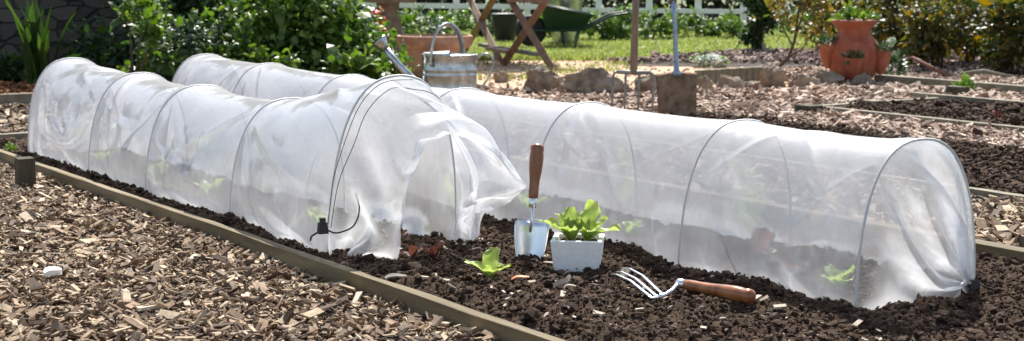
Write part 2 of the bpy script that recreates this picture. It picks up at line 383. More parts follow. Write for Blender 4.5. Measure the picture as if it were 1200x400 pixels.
def bed_height(a, t, amp=1.0):
    h = fbm(a*3, t*3, 3)*.035+fbm(a*13+3, t*13, 5, .6)*.036*amp
    k = np.abs(fbm(a*34+9, t*34+2, 3)); return h+(.02-k*.10)*amp*.6
def grid_sheet(name, a0, a1, t0, t1, step, hf, mat):
    na = int((a1-a0)/step)+1; ntt = int((t1-t0)/step)+1
    A, T = np.meshgrid(np.linspace(a0, a1, na), np.linspace(t0, t1, ntt), indexing='ij')
    V = AT(A, T, hf(A, T)).reshape(-1, 3)
    i = np.arange(na*ntt).reshape(na, ntt)
    F = np.stack([i[:-1, :-1], i[1:, :-1], i[1:, 1:], i[:-1, 1:]], -1).reshape(-1, 4)
    return tag(mesh(name, V, F, mat, smooth=True), kind='structure')
def soil_h(a, t):
    h = bed_height(a, t)
    h += .03*np.exp(-((a-2.56)/.07)**2)*(.5+fbm(t*9+4, a*3, 2))      # soil pulled over the film hem
    h += .02*np.exp(-((a-2.98)/.07)**2)
    h += .015*np.exp(-((a-1.92)/.03)**2)
    return h
grid_sheet('vegetable_bed_soil', 1.822, 3.335, -7.08, -1.6, .011, soil_h, M_soil)
grid_sheet('back_bed_soil', 4.38, 5.5, -6.55, -2.5, .03, lambda a, t: bed_height(a, t, 1.5)-.015-.03*(a > 5.45), M_soil)
grid_sheet('far_bed_soil', 6.2, 7.12, -6.2, -2.5, .04, lambda a, t: bed_height(a, t, 1.8)-.0, M_soil)
def chip_h(a, t): return -.034+fbm(a*2.5, t*2.5, 3)*.03
grid_sheet('front_path', .2, 1.79, -8.5, -1.9, .05, lambda a, t: chip_h(a, t)-.008, M_litter)
sheet('tool_corner', rect_at(4.4, 5.52, -9.6, -6.5), -.03, M_litter)
sheet('middle_path', rect_at(3.385, 4.33, -9.5, -1.5), -.025, M_litter)
far_poly_path = [AT(5.5, -9.0), AT(8.8, -9.6), AT(9.6, -3.0), AT(5.5, -2.5)]
sheet('far_path', far_poly_path, -.016, M_litter)
sheet('left_path', rect_at(1.0, 5.5, -12.5, -7.14), -.03, M_litter)

# clods on the beds
def scatter_clods(name, n, a0, a1, t0, t1, r0, sig, rmax, hf, bias=None):
    a = rng.uniform(a0, a1, n); t = rng.uniform(t0, t1, n)
    R = np.minimum(r0*np.exp(rng.normal(0, sig, n)), rmax)
    P = AT(a, t, hf(a, t)+R*.25)
    V, F = clods(P, R); return tag(mesh(name, V, F, M_clod), 'dark brown crumbs and clods of dug soil in the bed', 'soil', kind='stuff')
scatter_clods('soil_crumbs', 56000, 1.825, 2.62, -4.6, -1.65, .0023, .66, .014, soil_h)
o = scatter_clods('soil_crumbs', 24000, 2.6, 3.33, -3.0, -1.65, .0025, .66, .014, soil_h); o['label'] = 'soil crumbs around the closed right end of the long tunnel'
o = scatter_clods('soil_crumbs', 9000, 1.825, 1.97, -6.9, -4.2, .0045, .55, .018, soil_h); o['label'] = 'soil crumbs between the long edging board and the front tunnel'
o = scatter_clods('soil_crumbs', 20000, 4.4, 5.5, -6.5, -3.0, .0055, .55, .02, lambda a, t: bed_height(a, t, 1.5)-.01); o['label'] = 'clods of dark soil in the bare strip behind the long tunnel'
o = scatter_clods('soil_crumbs', 9000, 6.22, 7.12, -6.2, -3.5, .008, .5, .028, lambda a, t: bed_height(a, t, 1.8)); o['label'] = 'clods of dark soil in the small timber edged bed at right'

o = scatter_clods('soil_clods', 150, 1.86, 2.6, -4.4, -2.0, .010, .35, .022, soil_h); o['label'] = 'larger lumps of soil lying among the fine crumbs in front of the tunnels'
n_ = 260; a_ = rng.uniform(1.86, 2.6, n_); t_ = rng.uniform(-4.2, -2.0, n_)
V_, F_ = clods(AT(a_, t_, soil_h(a_, t_)+.004), .003*np.exp(rng.normal(0, .5, n_)))
tag(mesh('grit', V_, F_, M_stone), 'small grey stones and grit in the dug soil', 'grit', kind='stuff')
# bark chips
def scatter_chips(name, a, t, z, l0, mat, label, thick=.22, tilt=.38, lmax=.09):
    n = len(a); L = np.minimum(l0*np.exp(rng.normal(0, .58, n)), lmax); W = L*rng.uniform(.16, .55, n)
    P = AT(a, t, z); V, F = chips(P, L, W, np.minimum(W*thick+.001, .007), tilt)
    return tag(mesh(name, V, F, mat), label, 'bark chips', kind='stuff')
n = 115000; a = rng.uniform(.25, 1.785, n); t = rng.uniform(-7.2, -1.9, n)
p = AT(a, t); keep = (p[:, 1] > 2.3) & (np.abs(p[:, 0]/p[:, 1]) < .45); a, t = a[keep], t[keep]
scatter_chips('bark_chips', a, t, chip_h(a, t)+rng.random(len(a))**1.6*.036-.004, .0175, M_chip, 'brown and cream bark chips on the path in front of the edging board', lmax=.06)
n = 22000; a = rng.uniform(3.39, 4.32, n); t = rng.uniform(-8.5, -2.0, n)
scatter_chips('bark_chips', a, t, -.02+rng.random(n)*.02, .026, M_chip, 'bark chips on the path behind the right end of the long tunnel')
n = 42000; a = rng.uniform(5.47, 9.2, n); t = rng.uniform(-9.6, -3.4, n)
keep = ~((a > 6.15) & (a < 7.2) & (t > -6.25)); a, t = a[keep], t[keep]
p = AT(a, t); keep = (np.abs(p[:, 0]/p[:, 1]) < .37) & (p[:, 1] < 13); a, t = a[keep], t[keep]
edge = fbm(a*1.5, t*1.5, 2)*.5
px_, py_ = p[:, 0][keep], p[:, 1][keep]
keep = (a+edge*.4 > 5.5) & (py_+edge*.5 < np.where(px_ < 1.9, 10.0, 12.3)); a, t = a[keep], t[keep]
scatter_chips('bark_chips', a, t, -.01+rng.random(len(a))*.018, .030, M_chip_far, 'pale bark chips around the far beds and the terracotta strawberry pot')
n = 9000; a = rng.uniform(4.4, 5.6, n); t = rng.uniform(-9.3, -6.45, n)
scatter_chips('bark_chips', a, t, -.025+rng.random(n)*.02, .030, M_chip_far, 'pale bark chips round the feet of the garden fork and spade')
n = 14000; x = rng.uniform(.8, 5.4, n); y = rng.uniform(11.6, 15, n)
keep = (y > 12.5+.9*fbm(x*.8, y*.8, 2)*.5+.25-.2*(x > 2.4)*6) & (x/y < .36) & (y < np.interp(x, [-9, 1, 2.1, 4.9], [13.25, 13.25, 14.5, 14.95])); x, y = x[keep], y[keep]
P = np.stack([x, y, .0+rng.random(len(x))*.03], 1); L = .034*np.exp(rng.normal(0, .4, len(x)))
V, F = chips(P, L, L*.5, L*.1, .4)
tag(mesh('bark_chips', V, F, mat_island('reddish_chips', [(.07, .045, .04), (.17, .11, .09), (.30, .21, .18), (.45, .35, .3)], .85)), 'reddish bark mulch of the flower border beyond the terrace', 'bark chips', kind='stuff')
n = 9000; a = rng.uniform(1.2, 3.6, n); t = rng.uniform(-10.5, -7.15, n)
p = AT(a, t); keep = (np.abs(p[:, 0]/p[:, 1]) < .36) & (p[:, 0] < -1.7); a, t = a[keep], t[keep]
scatter_chips('bark_chips', a, t, -.025+rng.random(len(a))*.02, .03, M_chip, 'bark chips beyond the far left end of the front tunnel')
n = 2500; a = rng.uniform(2.45, 4, n); t = rng.uniform(-11.3, -9.3, n)
L = .03*np.exp(rng.normal(0, .4, n)); V, F = chips(AT(a, t, rng.random(n)*.03+.02), L, L*.6, L*.1, .5)
tag(mesh('leaf_litter', V, F, mat_island('fallen_leaves', [(.10, .04, .02), (.28, .11, .04), (.42, .2, .09)], .8)), 'orange brown fallen leaves in the bed under the stone wall', 'leaves', kind='stuff')
# scattered gravelly crumbs and chips on the terrace
n = 900; x = rng.uniform(-1.5, 2.6, n); y = rng.uniform(9.9, 13.2, n); L = .011*np.exp(rng.normal(0, .5, n))
V, F = clods(np.stack([x, y, np.full(n, -.008)], 1), np.minimum(L, .04))
tag(mesh('terrace_gravel', V, F, mat_island('earth_crumbs', [(.3, .21, .15), (.45, .34, .25), (.55, .44, .34)], .9)), 'loose stones and crumbs strewn over the sandy terrace', 'gravel', kind='stuff')

# ------------------------------------------------------------ lawn blades
n = 60000; x = rng.uniform(-4.6, 6.8, n); y = 13.25+6.4*rng.random(n)**1.35
keep = (np.abs(x/y) < .36) & (y > np.interp(x, [-9, 1, 2.1, 4.9], [13.25, 13.25, 14.45, 14.9])+.25*fbm(x*2, y*0, 2)); x, y = x[keep], y[keep]; n = len(x)
h = .010+.016*rng.random(n)+.05*(y < 13.45)*rng.random(n); yaw = rng.uniform(0, 3.14, n); w = .009
c, s = np.cos(yaw)*w, np.sin(yaw)*w; lx = rng.normal(0, .018, n); ly = rng.normal(0, .018, n)
V = np.stack([np.stack([x-c, y-s, np.full(n, -.01)], 1), np.stack([x+c, y+s, np.full(n, -.01)], 1), np.stack([x+lx, y+ly, h], 1)], 1).reshape(-1, 3)
tag(mesh('grass', V, np.arange(3*n).reshape(-1, 3), M_grass), 'sunlit mown grass of the lawn beyond the terrace', 'grass', kind='stuff')
def tuft(px, py, r, n, lab):
    n = n//3; r *= .7
    c = at(px, py); x = c[0]+rng.normal(0, r, n)*1.6; y = c[1]+rng.normal(0, r, n); yaw = rng.uniform(0, 3.14, n)
    h = .02+.04*rng.random(n); cc, ss = np.cos(yaw)*.006, np.sin(yaw)*.006
    V = np.stack([np.stack([x-cc, y-ss, np.full(n, -.012)], 1), np.stack([x+cc, y+ss, np.full(n, -.012)], 1), np.stack([x+rng.normal(0, .02, n), y+rng.normal(0, .02, n), h], 1)], 1).reshape(-1, 3)
    tag(mesh('grass_tuft', V, np.arange(3*n).reshape(-1, 3), M_grass), lab, 'grass', kind='stuff')
tuft(590, 91, .14, 260, 'grass tuft on the terrace just right of the watering can')
tuft(625, 75, .22, 300, 'wide grass tuft on the terrace between the table feet')
tuft(668, 84, .15, 240, 'grass tuft on the terrace behind the large rock')
tuft(700, 81, .13, 220, 'grass tuft on the terrace left of the garden fork handle')
tuft(720, 75, .10, 160, 'far grass tuft beside the garden fork handle')
tuft(1000, 56+18, .12, 200, 'grass tuft behind the neck of the strawberry pot')

# ------------------------------------------------------------ edging boards
def board(name, a0, t0, a1, t1, w, ztop, hgt, mat, label, segs=40, wob=.003, group='timber edging boards of the beds'):
    V = []; p0 = AT(a0, t0)[:2]; p1 = AT(a1, t1)[:2]; d = (p1-p0)/np.linalg.norm(p1-p0); nn = np.array([-d[1], d[0]])
    ln = np.linalg.norm(p1-p0); sd = random.random()*40
    prof = [(-.5, -1), (-.5, -.12), (-.42, 0), (.42, 0), (.5, -.12), (.5, -1)]
    for i in range(segs+1):
        u_ = i/segs*ln
        for k, (x, z) in enumerate(prof):
            jw = float(fbm(np.array([u_*4+sd+k*.3]), np.array([k*1.7]), 3)[0])
            V.append((u_, x*w+jw*wob*2, ztop+z*hgt*(1 if z < -.5 else .06)+(jw*wob if z > -.5 else 0)))
    F = [(i*6+k, i*6+k+1, (i+1)*6+k+1, (i+1)*6+k) for i in range(segs) for k in range(5)]+[tuple(range(5, -1, -1)), tuple(range(segs*6, segs*6+6))]
    o = mesh(name, V, F, mat); o.location = (*p0, 0); o.rotation_euler = (0, 0, math.atan2(d[1], d[0]))
    return tag(o, label, 'edging board', group)
board('edging_board', 1.806, -7.1, 1.806, -1.7, .026, .026, .12, M_board, 'long greenish timber edging board along the front of the bed', 120, .004)
board('edging_board', 1.87, -7.11, 3.33, -7.11, .03, .035, .1, M_boardfar, 'cross board closing the bed at the left picture edge')
board('edging_board', 1.9, -9.2, 4.2, -9.2, .04, .045, .12, M_boardfar, 'upper board of the leaf littered bed at the left picture edge')
board('edging_board', 3.36, -7.1, 3.36, -1.7, .05, .045, .14, M_board, 'thick timber board behind the right end of the long tunnel')
board('edging_board', 4.355, -7, 4.355, -2.5, .035, .01, .08, M_boardfar, 'thin board between bark path and bare soil strip at right edge')
board('edging_board', 6.15, -6.3, 6.15, -3.0, .04, .02, .1, M_boardfar, 'front board of the small far bed at right')
board('edging_board', 6.18, -6.28, 7.12, -6.28, .04, .02, .1, M_boardfar, 'short end board of the small far bed')
board('edging_board', 7.17, -6.5, 7.17, -3.5, .05, .035, .1, M_boardfar, 'back board of the small far bed at right')
board('edging_board', 8.02, -7.6, 8.02, -4.5, .06, .045, .1, M_boardfar, 'farthest timber board, running right from near the strawberry pot')
def stake(px, py, w, h, lab, mat=M_stake, rz=ROT_T):
    q = at(px, py); m = MB(); m.box((0, 0, h/2-.08), (w, w*.9, h+.16), taper=.97, jit=.002)
    o = m.build('wooden_stake', mat, bevel=.003); o.location = (q[0], q[1], 0); o.rotation_euler = (0, 0, rz)
    tag(o, lab, 'stake', 'wooden stakes holding the edging boards')
stake(30, 212, .068, .085, 'dark wooden stake at the left corner of the front edging board')
stake(948, 131, .12, .035, 'flat stake top at the corner of the small far bed')
stake(1022, 126, .11, .04, 'small stake top on the end board of the small far bed', M_boardfar)
stake(1122, 110, .11, .045, 'dark stake beside the farthest timber board', M_stake)

# ------------------------------------------------------------ FILM: position-based cloth
def resample(c, n, s=None):
    c = np.asarray(c); d = np.r_[0, np.cumsum(np.linalg.norm(np.diff(c, axis=0), axis=1))]
    x = (np.linspace(0, 1, n) if s is None else s)*d[-1]
    return np.stack([np.interp(x, d, c[:, k]) for k in range(3)], 1)
def hoop_curve(ac, tc, W, Hh, p=2.5, lean=0.0, n=200, skew=0.0):
    th = np.linspace(0, np.pi, n); e = 2/p
    x = -W*np.sign(np.cos(th))*np.abs(np.cos(th))**e; z = Hh*np.abs(np.sin(th))**e
    return np.stack([ac+x+skew*z, np.full(n, tc)+lean*z, z], 1)
def solve_cloth(P, pin, ru, rv, steps, iters, grav, seed, free=None):
    """P (nu,nv,3) in (a,t,z); ru rest lengths along u, rv along v"""
    g = np.random.default_rng(seed); w = np.where(pin, 0., 1.)
    P = P+(g.normal(0, .0006, P.shape)*w[..., None]); prev = P.copy(); P0 = P.copy()
    d1 = np.sqrt(ru[:, :-1]**2+rv[:-1, :]**2); bf = np.full(P.shape[:2], .06)
    if free is not None: bf[free:] = 0
    CU = {q: np.linalg.norm(P[q:]-P[:-q], axis=2) for q in (8, 14)}; CV = {q: np.linalg.norm(P[:, q:]-P[:, :-q], axis=2) for q in (8, 14)}
    def con(A, B, wa, wb, L, st, comp=1.0):
        D = B-A; l = np.sqrt((D*D).sum(-1))+1e-9; s = wa+wb; s[s == 0] = 1e9
        k = (l-L)/l/s*st
        k = np.where(k < 0, k*comp, k)[..., None]*D
        A += k*wa[..., None]; B -= k*wb[..., None]
    for it in range(steps):
        v = (P-prev)*.86; prev = P.copy(); P = P+v*w[..., None]; P[..., 2] -= grav*w
        for q in range(iters):
            for k in (0, 1):
                A, B = P[k:-1:2], P[k+1::2]; con(A, B, w[k:-1:2], w[k+1::2], ru[k::2][:A.shape[0]], 1)
                A, B = P[:, k:-1:2], P[:, k+1::2]; con(A, B, w[:, k:-1:2], w[:, k+1::2], rv[:, k::2][:, :A.shape[1]], 1)
            for k in (0, 1):
                A, B = P[k:-1:2, :-1], P[k+1::2, 1:]; con(A, B, w[k:-1:2, :-1], w[k+1::2, 1:], d1[k::2][:A.shape[0]], .35, .5)
                A, B = P[k:-1:2, 1:], P[k+1::2, :-1]; con(A, B, w[k:-1:2, 1:], w[k+1::2, :-1], d1[k::2][:A.shape[0]], .35, .5)
            for st in (8, 14):
                A, B = P[:-st], P[st:]; La = CU[st]; 
                D = B-A; l = np.sqrt((D*D).sum(-1))+1e-9; k = np.minimum((l-La*.985)/l, 0)*np.minimum(bf[:-st], bf[st:])
                A2 = (k*w[:-st])[..., None]*D; B2 = (k*w[st:])[..., None]*D
                P[:-st] += A2; P[st:] -= B2
                A, B = P[:, :-st], P[:, st:]; La = CV[st]; D = B-A; l = np.sqrt((D*D).sum(-1))+1e-9; k = np.minimum((l-La)/l, 0)*bf[:, st:]
                A2 = (k*w[:, :-st])[..., None]*D; B2 = (k*w[:, st:])[..., None]*D
                P[:, :-st] += A2; P[:, st:] -= B2
            # bending: keep second neighbours apart
            for k in range(2):
                A, B = P[2*k:-4:4], P[2*k+4::4]; m_ = min(len(A), len(B)); A, B = A[:m_], B[:m_]
                r4 = (ru[2*k:]+0)[0:1]
                L = sum(ru[2*k+j:][::4][:m_] for j in range(4)) if m_ else 0
                if m_ and L.shape[0] == m_: con(A, B, w[2*k:-4:4][:m_], w[2*k+4::4][:m_], L*.985, .22, 1)
                A, B = P[:, 2*k:-4:4], P[:, 2*k+4::4]; m_ = min(A.shape[1], B.shape[1]); A, B = A[:, :m_], B[:, :m_]
                L = sum(rv[:, 2*k+j:][:, ::4][:, :m_] for j in range(4))
                if m_ and L.shape[1] == m_: con(A, B, w[:, 2*k:-4:4][:, :m_], w[:, 2*k+4::4][:, :m_], L*.985, .22, 1)
        P[..., 2] = np.where(pin, P[..., 2], np.maximum(P[..., 2], -.01))
    return P
def tunnel(hoops, ends, nv, du, seed, slack=(.012, .016), grav=.00035, steps=60, dv=1.0, crown=.02):
    """hoops: list of (ac, t, W, H, lean, skew) sorted by t; ends: (left, right) edge curve + film length, or None"""
    g = np.random.default_rng(seed); cols = []; pins = []; hidx = []
    curves = [hoop_curve(h[0], h[1], h[2], h[3], lean=h[4], skew=h[5]) for h in hoops]
    def sv(k):
        s = np.linspace(0, 1, nv); ph = g.uniform(0, 6.28, 3)
        dev = dv*g.uniform(-.025, .025)*np.sin(s*np.pi)+dv*.018*np.sin(s*np.pi)*np.sin(s*9+ph[0])+.003*np.sin(s*np.pi)*np.sin(s*24+ph[1])
        return np.clip(s+dev, 0, 1)
    H = [resample(c, nv, sv(k)) for k, c in enumerate(curves)]
    def span(A, B, n, end_pin_ground=True, bulge=0.0):
        f = np.linspace(0, 1, n+1)[1:, None, None]
        return A[None]*(1-f)+B[None]*f
    P = [H[0][None]]; rest_u = []; pin_cols = [0]; cur = 0
    ground = []
    if ends[0] is not None:
        E, ln = ends[0][:2]; n = max(6, int(ln/du)); f = np.linspace(0, 1, n+1)[:-1, None, None]
        X = E[None]*(1-f)+H[0][None]*f
        bl = np.sin(np.linspace(0, np.pi, n+1))[:-1, None]*.05; X[..., 1] -= bl*np.sin(np.linspace(0, np.pi, nv))[None]
        P.insert(0, X); cur = n; pin_cols = [n]
    nleft = cur
    for k in range(len(H)-1):
        L = np.abs(hoops[k+1][1]-hoops[k][1]); n = max(4, int(L/du)); P.append(span(H[k], H[k+1], n)); cur += n; pin_cols.append(cur)
    nright = 0
    if ends[1] is not None:
        E, ln = ends[1][:2]; nright = max(6, int(ln/du)); X = span(H[-1], E, nright)
        bl = np.sin(np.linspace(0, np.pi, nright+1))[1:, None]*.04; X[..., 1] += bl*np.sin(np.linspace(0, np.pi, nv))[None]
        P.append(X); cur += nright
    P = np.concatenate(P, 0); nu = P.shape[0]
    pin = np.zeros((nu, nv), bool)
    for c in pin_cols: pin[c] = True
    a_, b_ = pin_cols[0], pin_cols[-1]
    for k in range(len(pin_cols)-1):          # feet of the film between hoops, slightly drawn in
        i = np.arange(pin_cols[k], pin_cols[k+1]+1); f = (i-i[0])/(i[-1]-i[0]); wv = .016*np.sin(f*np.pi)*(1+.8*np.sin(f*17+k))
        P[i, 0, 0] += wv; P[i, -1, 0] -= wv; P[i, 0, 2] = -.004; P[i, -1, 2] = -.004
    pin[a_:b_+1, 0] = True; pin[a_:b_+1, -1] = True
    if nleft: pin[0] = True
    if nright: pin[-1] = True; pin[b_:, 0] = True; P[b_:, 0, 2] = np.minimum(P[b_:, 0, 2], .004)
    # rest lengths
    ru = np.linalg.norm(np.diff(P, axis=0), axis=2); rv = np.linalg.norm(np.diff(P, axis=1), axis=2)
    gi, gj = np.meshgrid(np.arange(nu), np.arange(nv), indexing='ij')
    nz = fbm(gi*.03+seed, gj*.05, 3)*2
    ru = ru*(1+np.maximum(slack[0]*(1+1.6*nz[:-1]), .001)); rv = rv*(1+np.maximum(slack[1]*(1+1.5*nz[:, :-1]), .001))
    ru = ru*(1+crown*np.exp(-((np.linspace(-1, 1, nv))/.30)**2)[None])
    per = np.linalg.norm(np.diff(H[0], axis=0), axis=1).sum()/(nv-1)
    if nleft:
        d = np.linalg.norm(P[nleft]-P[0], axis=1); ln = d*1.07+.01
        ru[:nleft] = (ln/nleft)[None]; f = np.linspace(.45, 1, nleft)[:, None]; rv[:nleft] = per*f*1.01
    if nright:
        d = np.linalg.norm(P[-1]-P[-1-nright], axis=1); ln = np.maximum(ends[1][1], d*1.03) if ends[1][1] > .25 else d*1.06+.005
        ru[-nright:] = (ln/nright)[None]; per2 = np.linalg.norm(np.diff(H[-1], axis=0), axis=1).sum()/(nv-1)
        f = np.linspace(1, ends[1][2] if len(ends[1]) > 2 else .45, nright)[:, None]; rv[-nright:] = per2*f*1.01
    P = solve_cloth(P, pin, ru, rv, steps, 7, grav, seed, pin_cols[-1]+1 if nright else None)
    return P, H, pin_cols
def upsample(P, axis):
    P = np.moveaxis(P, axis, 0); n = len(P); Q = np.zeros((2*n-1,)+P.shape[1:]); Q[::2] = P
    E_ = np.concatenate([2*P[:1]-P[1:2], P, 2*P[-1:]-P[-2:-1]], 0)
    Q[1::2] = (-E_[:-3]+9*E_[1:-2]+9*E_[2:-1]-E_[3:])/16
    return np.moveaxis(Q, 0, axis)
def creases(P, pc, ac, seed, per_bay, amp):
    """taut straight folds running from the hoops down and across each bay"""
    g = np.random.default_rng(seed); nu, nv = P.shape[:2]; vv = np.linspace(0, 1.05, nv); D = np.zeros((nu, nv))
    rad = np.stack([(P[..., 0]-ac)*1.0, np.zeros((nu, nv)), np.maximum(P[..., 2]-.12, 0)], -1); rad /= np.linalg.norm(rad, axis=2, keepdims=True)+1e-6
    for b in range(len(pc)-1):
        i0, i1 = pc[b]*2, pc[b+1]*2; L = abs(P[i1, nv//2, 1]-P[i0, nv//2, 1]); uu = np.linspace(0, L, i1-i0+1)
        Ug, Vg = np.meshgrid(uu, vv, indexing='ij'); env = np.sin(np.pi*np.clip(uu/L, 0, 1))[:, None]**.6*np.sin(np.pi*np.clip(vv/1.05, 0, 1))[None]**.5
        acc = np.zeros_like(Ug)
        for k in range(per_bay):
            left = g.random() < .6; front = g.random() < .8
            p = np.array([g.uniform(0, .06) if left else L-g.uniform(0, .06), g.uniform(.22, .55)])
            q = np.array([g.uniform(.15, .95)*L, g.uniform(.0, .22)]) if front else np.array([g.uniform(.2, .9)*L, g.uniform(.4, .75)])
            if g.random() < .25: p = np.array([g.uniform(.1, .9)*L, g.uniform(.12, .3)]); q = p+np.array([g.uniform(-.05, .05), -.16])
            d = q-p; ln = np.linalg.norm(d)+1e-6; d /= ln; x = (Ug-p[0])*d[0]+(Vg-p[1])*d[1]; y = (Ug-p[0])*-d[1]+(Vg-p[1])*d[0]
            y = y+.010*np.sin(x*14+k); t_ = np.clip(x/ln, 0, 1); inside = (x > -.01) & (x < ln+.01)
            w = .008+.026*t_; h = amp*g.uniform(.5, 1.2)*np.sin(np.pi*np.clip(t_*.9+.08, 0, 1))**.7*g.choice([1, 1, -1])
            acc += np.where(inside, h*(np.exp(-np.abs(y)/w)-.45*np.exp(-np.abs(y-w*1.9)/(w*1.3))), 0)
        D[i0:i1+1] += acc*env
    return P+rad*D[..., None]
def film_mesh(name, P, parent, org, pc, ac, seed, per_bay, amp):
    nu, nv = P.shape[:2]
    for _ in range(3):
        Q = P.copy(); Q[1:-1, 1:-1] = P[1:-1, 1:-1]*.6+.1*(P[:-2, 1:-1]+P[2:, 1:-1]+P[1:-1, :-2]+P[1:-1, 2:]); P = Q
    b0, b1 = pc[0], pc[-1]; M_ = P[b0:b1+1].copy(); pcs = [c-b0 for c in pc]; keep_ = M_[pcs].copy()
    for _ in range(16):
        Q = M_.copy(); Q[1:-1, 1:-1] = M_[1:-1, 1:-1]*.4+.15*(M_[:-2, 1:-1]+M_[2:, 1:-1]+M_[1:-1, :-2]+M_[1:-1, 2:]); Q[pcs] = keep_; M_ = Q
    P = P.copy(); P[b0:b1+1] = M_
    P = upsample(upsample(P, 0), 1); P = creases(P, pc, ac, seed, per_bay, amp); nu, nv = P.shape[:2]
    V = AT(P[..., 0], P[..., 1], P[..., 2]).reshape(-1, 3)-np.array(org)
    i = np.arange(nu*nv).reshape(nu, nv); F = np.stack([i[:-1, :-1], i[1:, :-1], i[1:, 1:], i[:-1, 1:]], -1).reshape(-1, 4)
    o = mesh(name, V, F, M_film, parent, smooth=True)
    return o
def add_hoops(parent, org, hoops):
    for k, h in enumerate(hoops):
        c = hoop_curve(h[0], h[1], h[2], h[3], lean=h[4], skew=h[5], n=44); c = resample(c, 40)
        c[0, 2] = -.06; c[-1, 2] = -.06
        W_ = AT(c[:, 0], c[:, 1], c[:, 2])-np.array(org)
        MB().tube(W_, .0032, 6).build('hoop', M_hoop, parent, True)
def gather(a, t, z, r, nv, fl=1.0):
    f = np.linspace(0, 2*np.pi*.9, nv)
    return np.stack([a-np.cos(f)*r, t+np.sin(f)*r*.3, z+np.sin(f*.5)*r*1.5], 1)

CA = 2.093
hoopsA = [(CA, -6.46, .195, .40, -.03, 0), (CA+.015, -5.76, .195, .378, .02, .03), (CA, -5.13, .195, .372, .02, .03), (CA+.005, -4.43, .195, .375, .03, .02), (CA, -3.755, .20, .485, .04, .02)]
NV = 84; DU = .0135
# open end: the film is pushed up over the last hoop and sweeps off to the right
ctrl = np.array([(1.945, -3.67, -.004), (1.985, -3.63, -.002), (2.025, -3.61, .0), (2.045, -3.62, .10), (2.06, -3.62, .24), (2.09, -3.62, .315), (2.18, -3.62, .34), (2.30, -3.60, .295),
                 (2.43, -3.60, .175), (2.385, -3.615, .125), (2.33, -3.66, .10), (2.33, -3.69, .03), (2.30, -3.72, .0)])
edgeA = resample(ctrl, NV)
fcurve = np.sin(np.linspace(0, 1, NV)*60)*.006; edgeA[:, 1] += fcurve
gl = gather(CA-.02, -6.62, .02, .03, NV)
PA, HA, pcA = tunnel(hoopsA, ((gl, .34), (edgeA, .30, .92)), NV, DU, 3, (.004, .004), .00010, 60, .35, .032)
PA[..., 0] = np.maximum(PA[..., 0], 1.888-.16*np.maximum(PA[..., 2], 0))
orgA = tuple(AT(CA, -5.1, 0))
TA = thing('cloche_tunnel', 'front polythene tunnel with its near end open and film bunched over a tall hoop', 'cloche', orgA, group='polythene tunnel cloches')
film_mesh('film', PA, TA, orgA, pcA, CA, 5, 8, .015); add_hoops(TA, orgA, hoopsA)
CB = 2.772
hoopsB = [(CB, -6.68, .195, .385, -.02, 0), (CB, -6.02, .195, .378, 0, .0), (CB, -5.3, .195, .372, .02, 0), (CB, -4.5, .195, .372, .02, 0.02), (CB, -3.79, .195, .375, .0, .02), (CB, -3.114, .195, .378, .02, .03), (CB, -2.484, .197, .385, .0, .0)]
gr = gather(2.905, -2.455, .025, .016, NV)
g2 = gather(CB, -6.86, .02, .03, NV)
PB, HB, pcB = tunnel(hoopsB, ((g2, .34), (gr, .22, .5)), NV, DU, 8, (.004, .005), .00006, 55, .6, .012)
orgB = tuple(AT(CB, -4.6, 0))
TB = thing('cloche_tunnel', 'long closed polythene tunnel behind the tools, tied off at its right end', 'cloche', orgB, group='polythene tunnel cloches')
film_mesh('film', PB, TB, orgB, pcB, CB, 9, 6, .013); add_hoops(TB, orgB, hoopsB)
# draw cords and toggles
def cord(parent, org, pts, r=.0022):
    c = resample(np.array(pts), 30)
    for _ in range(4): c[1:-1] = c[1:-1]*.5+.25*(c[:-2]+c[2:])
    c = c; return MB().tube(AT(c[:, 0], c[:, 1], c[:, 2])-np.array(org), r, 6).build('cord', M_cord, parent, True)
for dc_, j1_ in ((1, 46), (3, 52)):
    cc = PA[pcA[-1]+dc_, 7:j1_].copy(); cc[:, 0] -= .004; cc[:, 1] += .004; cc[:, 2] += .002
    cord(TA, orgA, cc, .0011)
cord(TA, orgA, [(1.875, -3.74, .085), (1.89, -3.70, .075), (1.93, -3.68, .09), (1.945, -3.675, .12), (1.948, -3.675, .155), (1.94, -3.68, .19)], .0024)
m = MB(); o_ = AT(1.868, -3.735, .088)-np.array(orgA)
m.box(o_, (.028, .022, .030), rz=.4, taper=.8); m.box(o_+np.array([.0, 0, .02]), (.016, .016, .014), .2); m.tube([o_+np.array([-.01, 0, -.01]), o_+np.array([-.03, 0, -.022]), o_+np.array([-.034, 0, -.035])], .003, 6)
m.build('toggle', M_cord, TA, bevel=.002)
cord(TB, orgB, [(2.90, -2.44, .05), (2.92, -2.43, .04), (2.94, -2.41, .03), (2.98, -2.37, .015), (3.03, -2.34, .01), (3.08, -2.33, .0)], .0018)
m = MB(); o_ = AT(2.91, -2.43, .04)-np.array(orgB); m.box(o_, (.02, .016, .022), .6, .8); m.tube([o_, o_+np.array([.004, 0, .022])], .004, 6); m.build('toggle', M_cord, TB, bevel=.002)

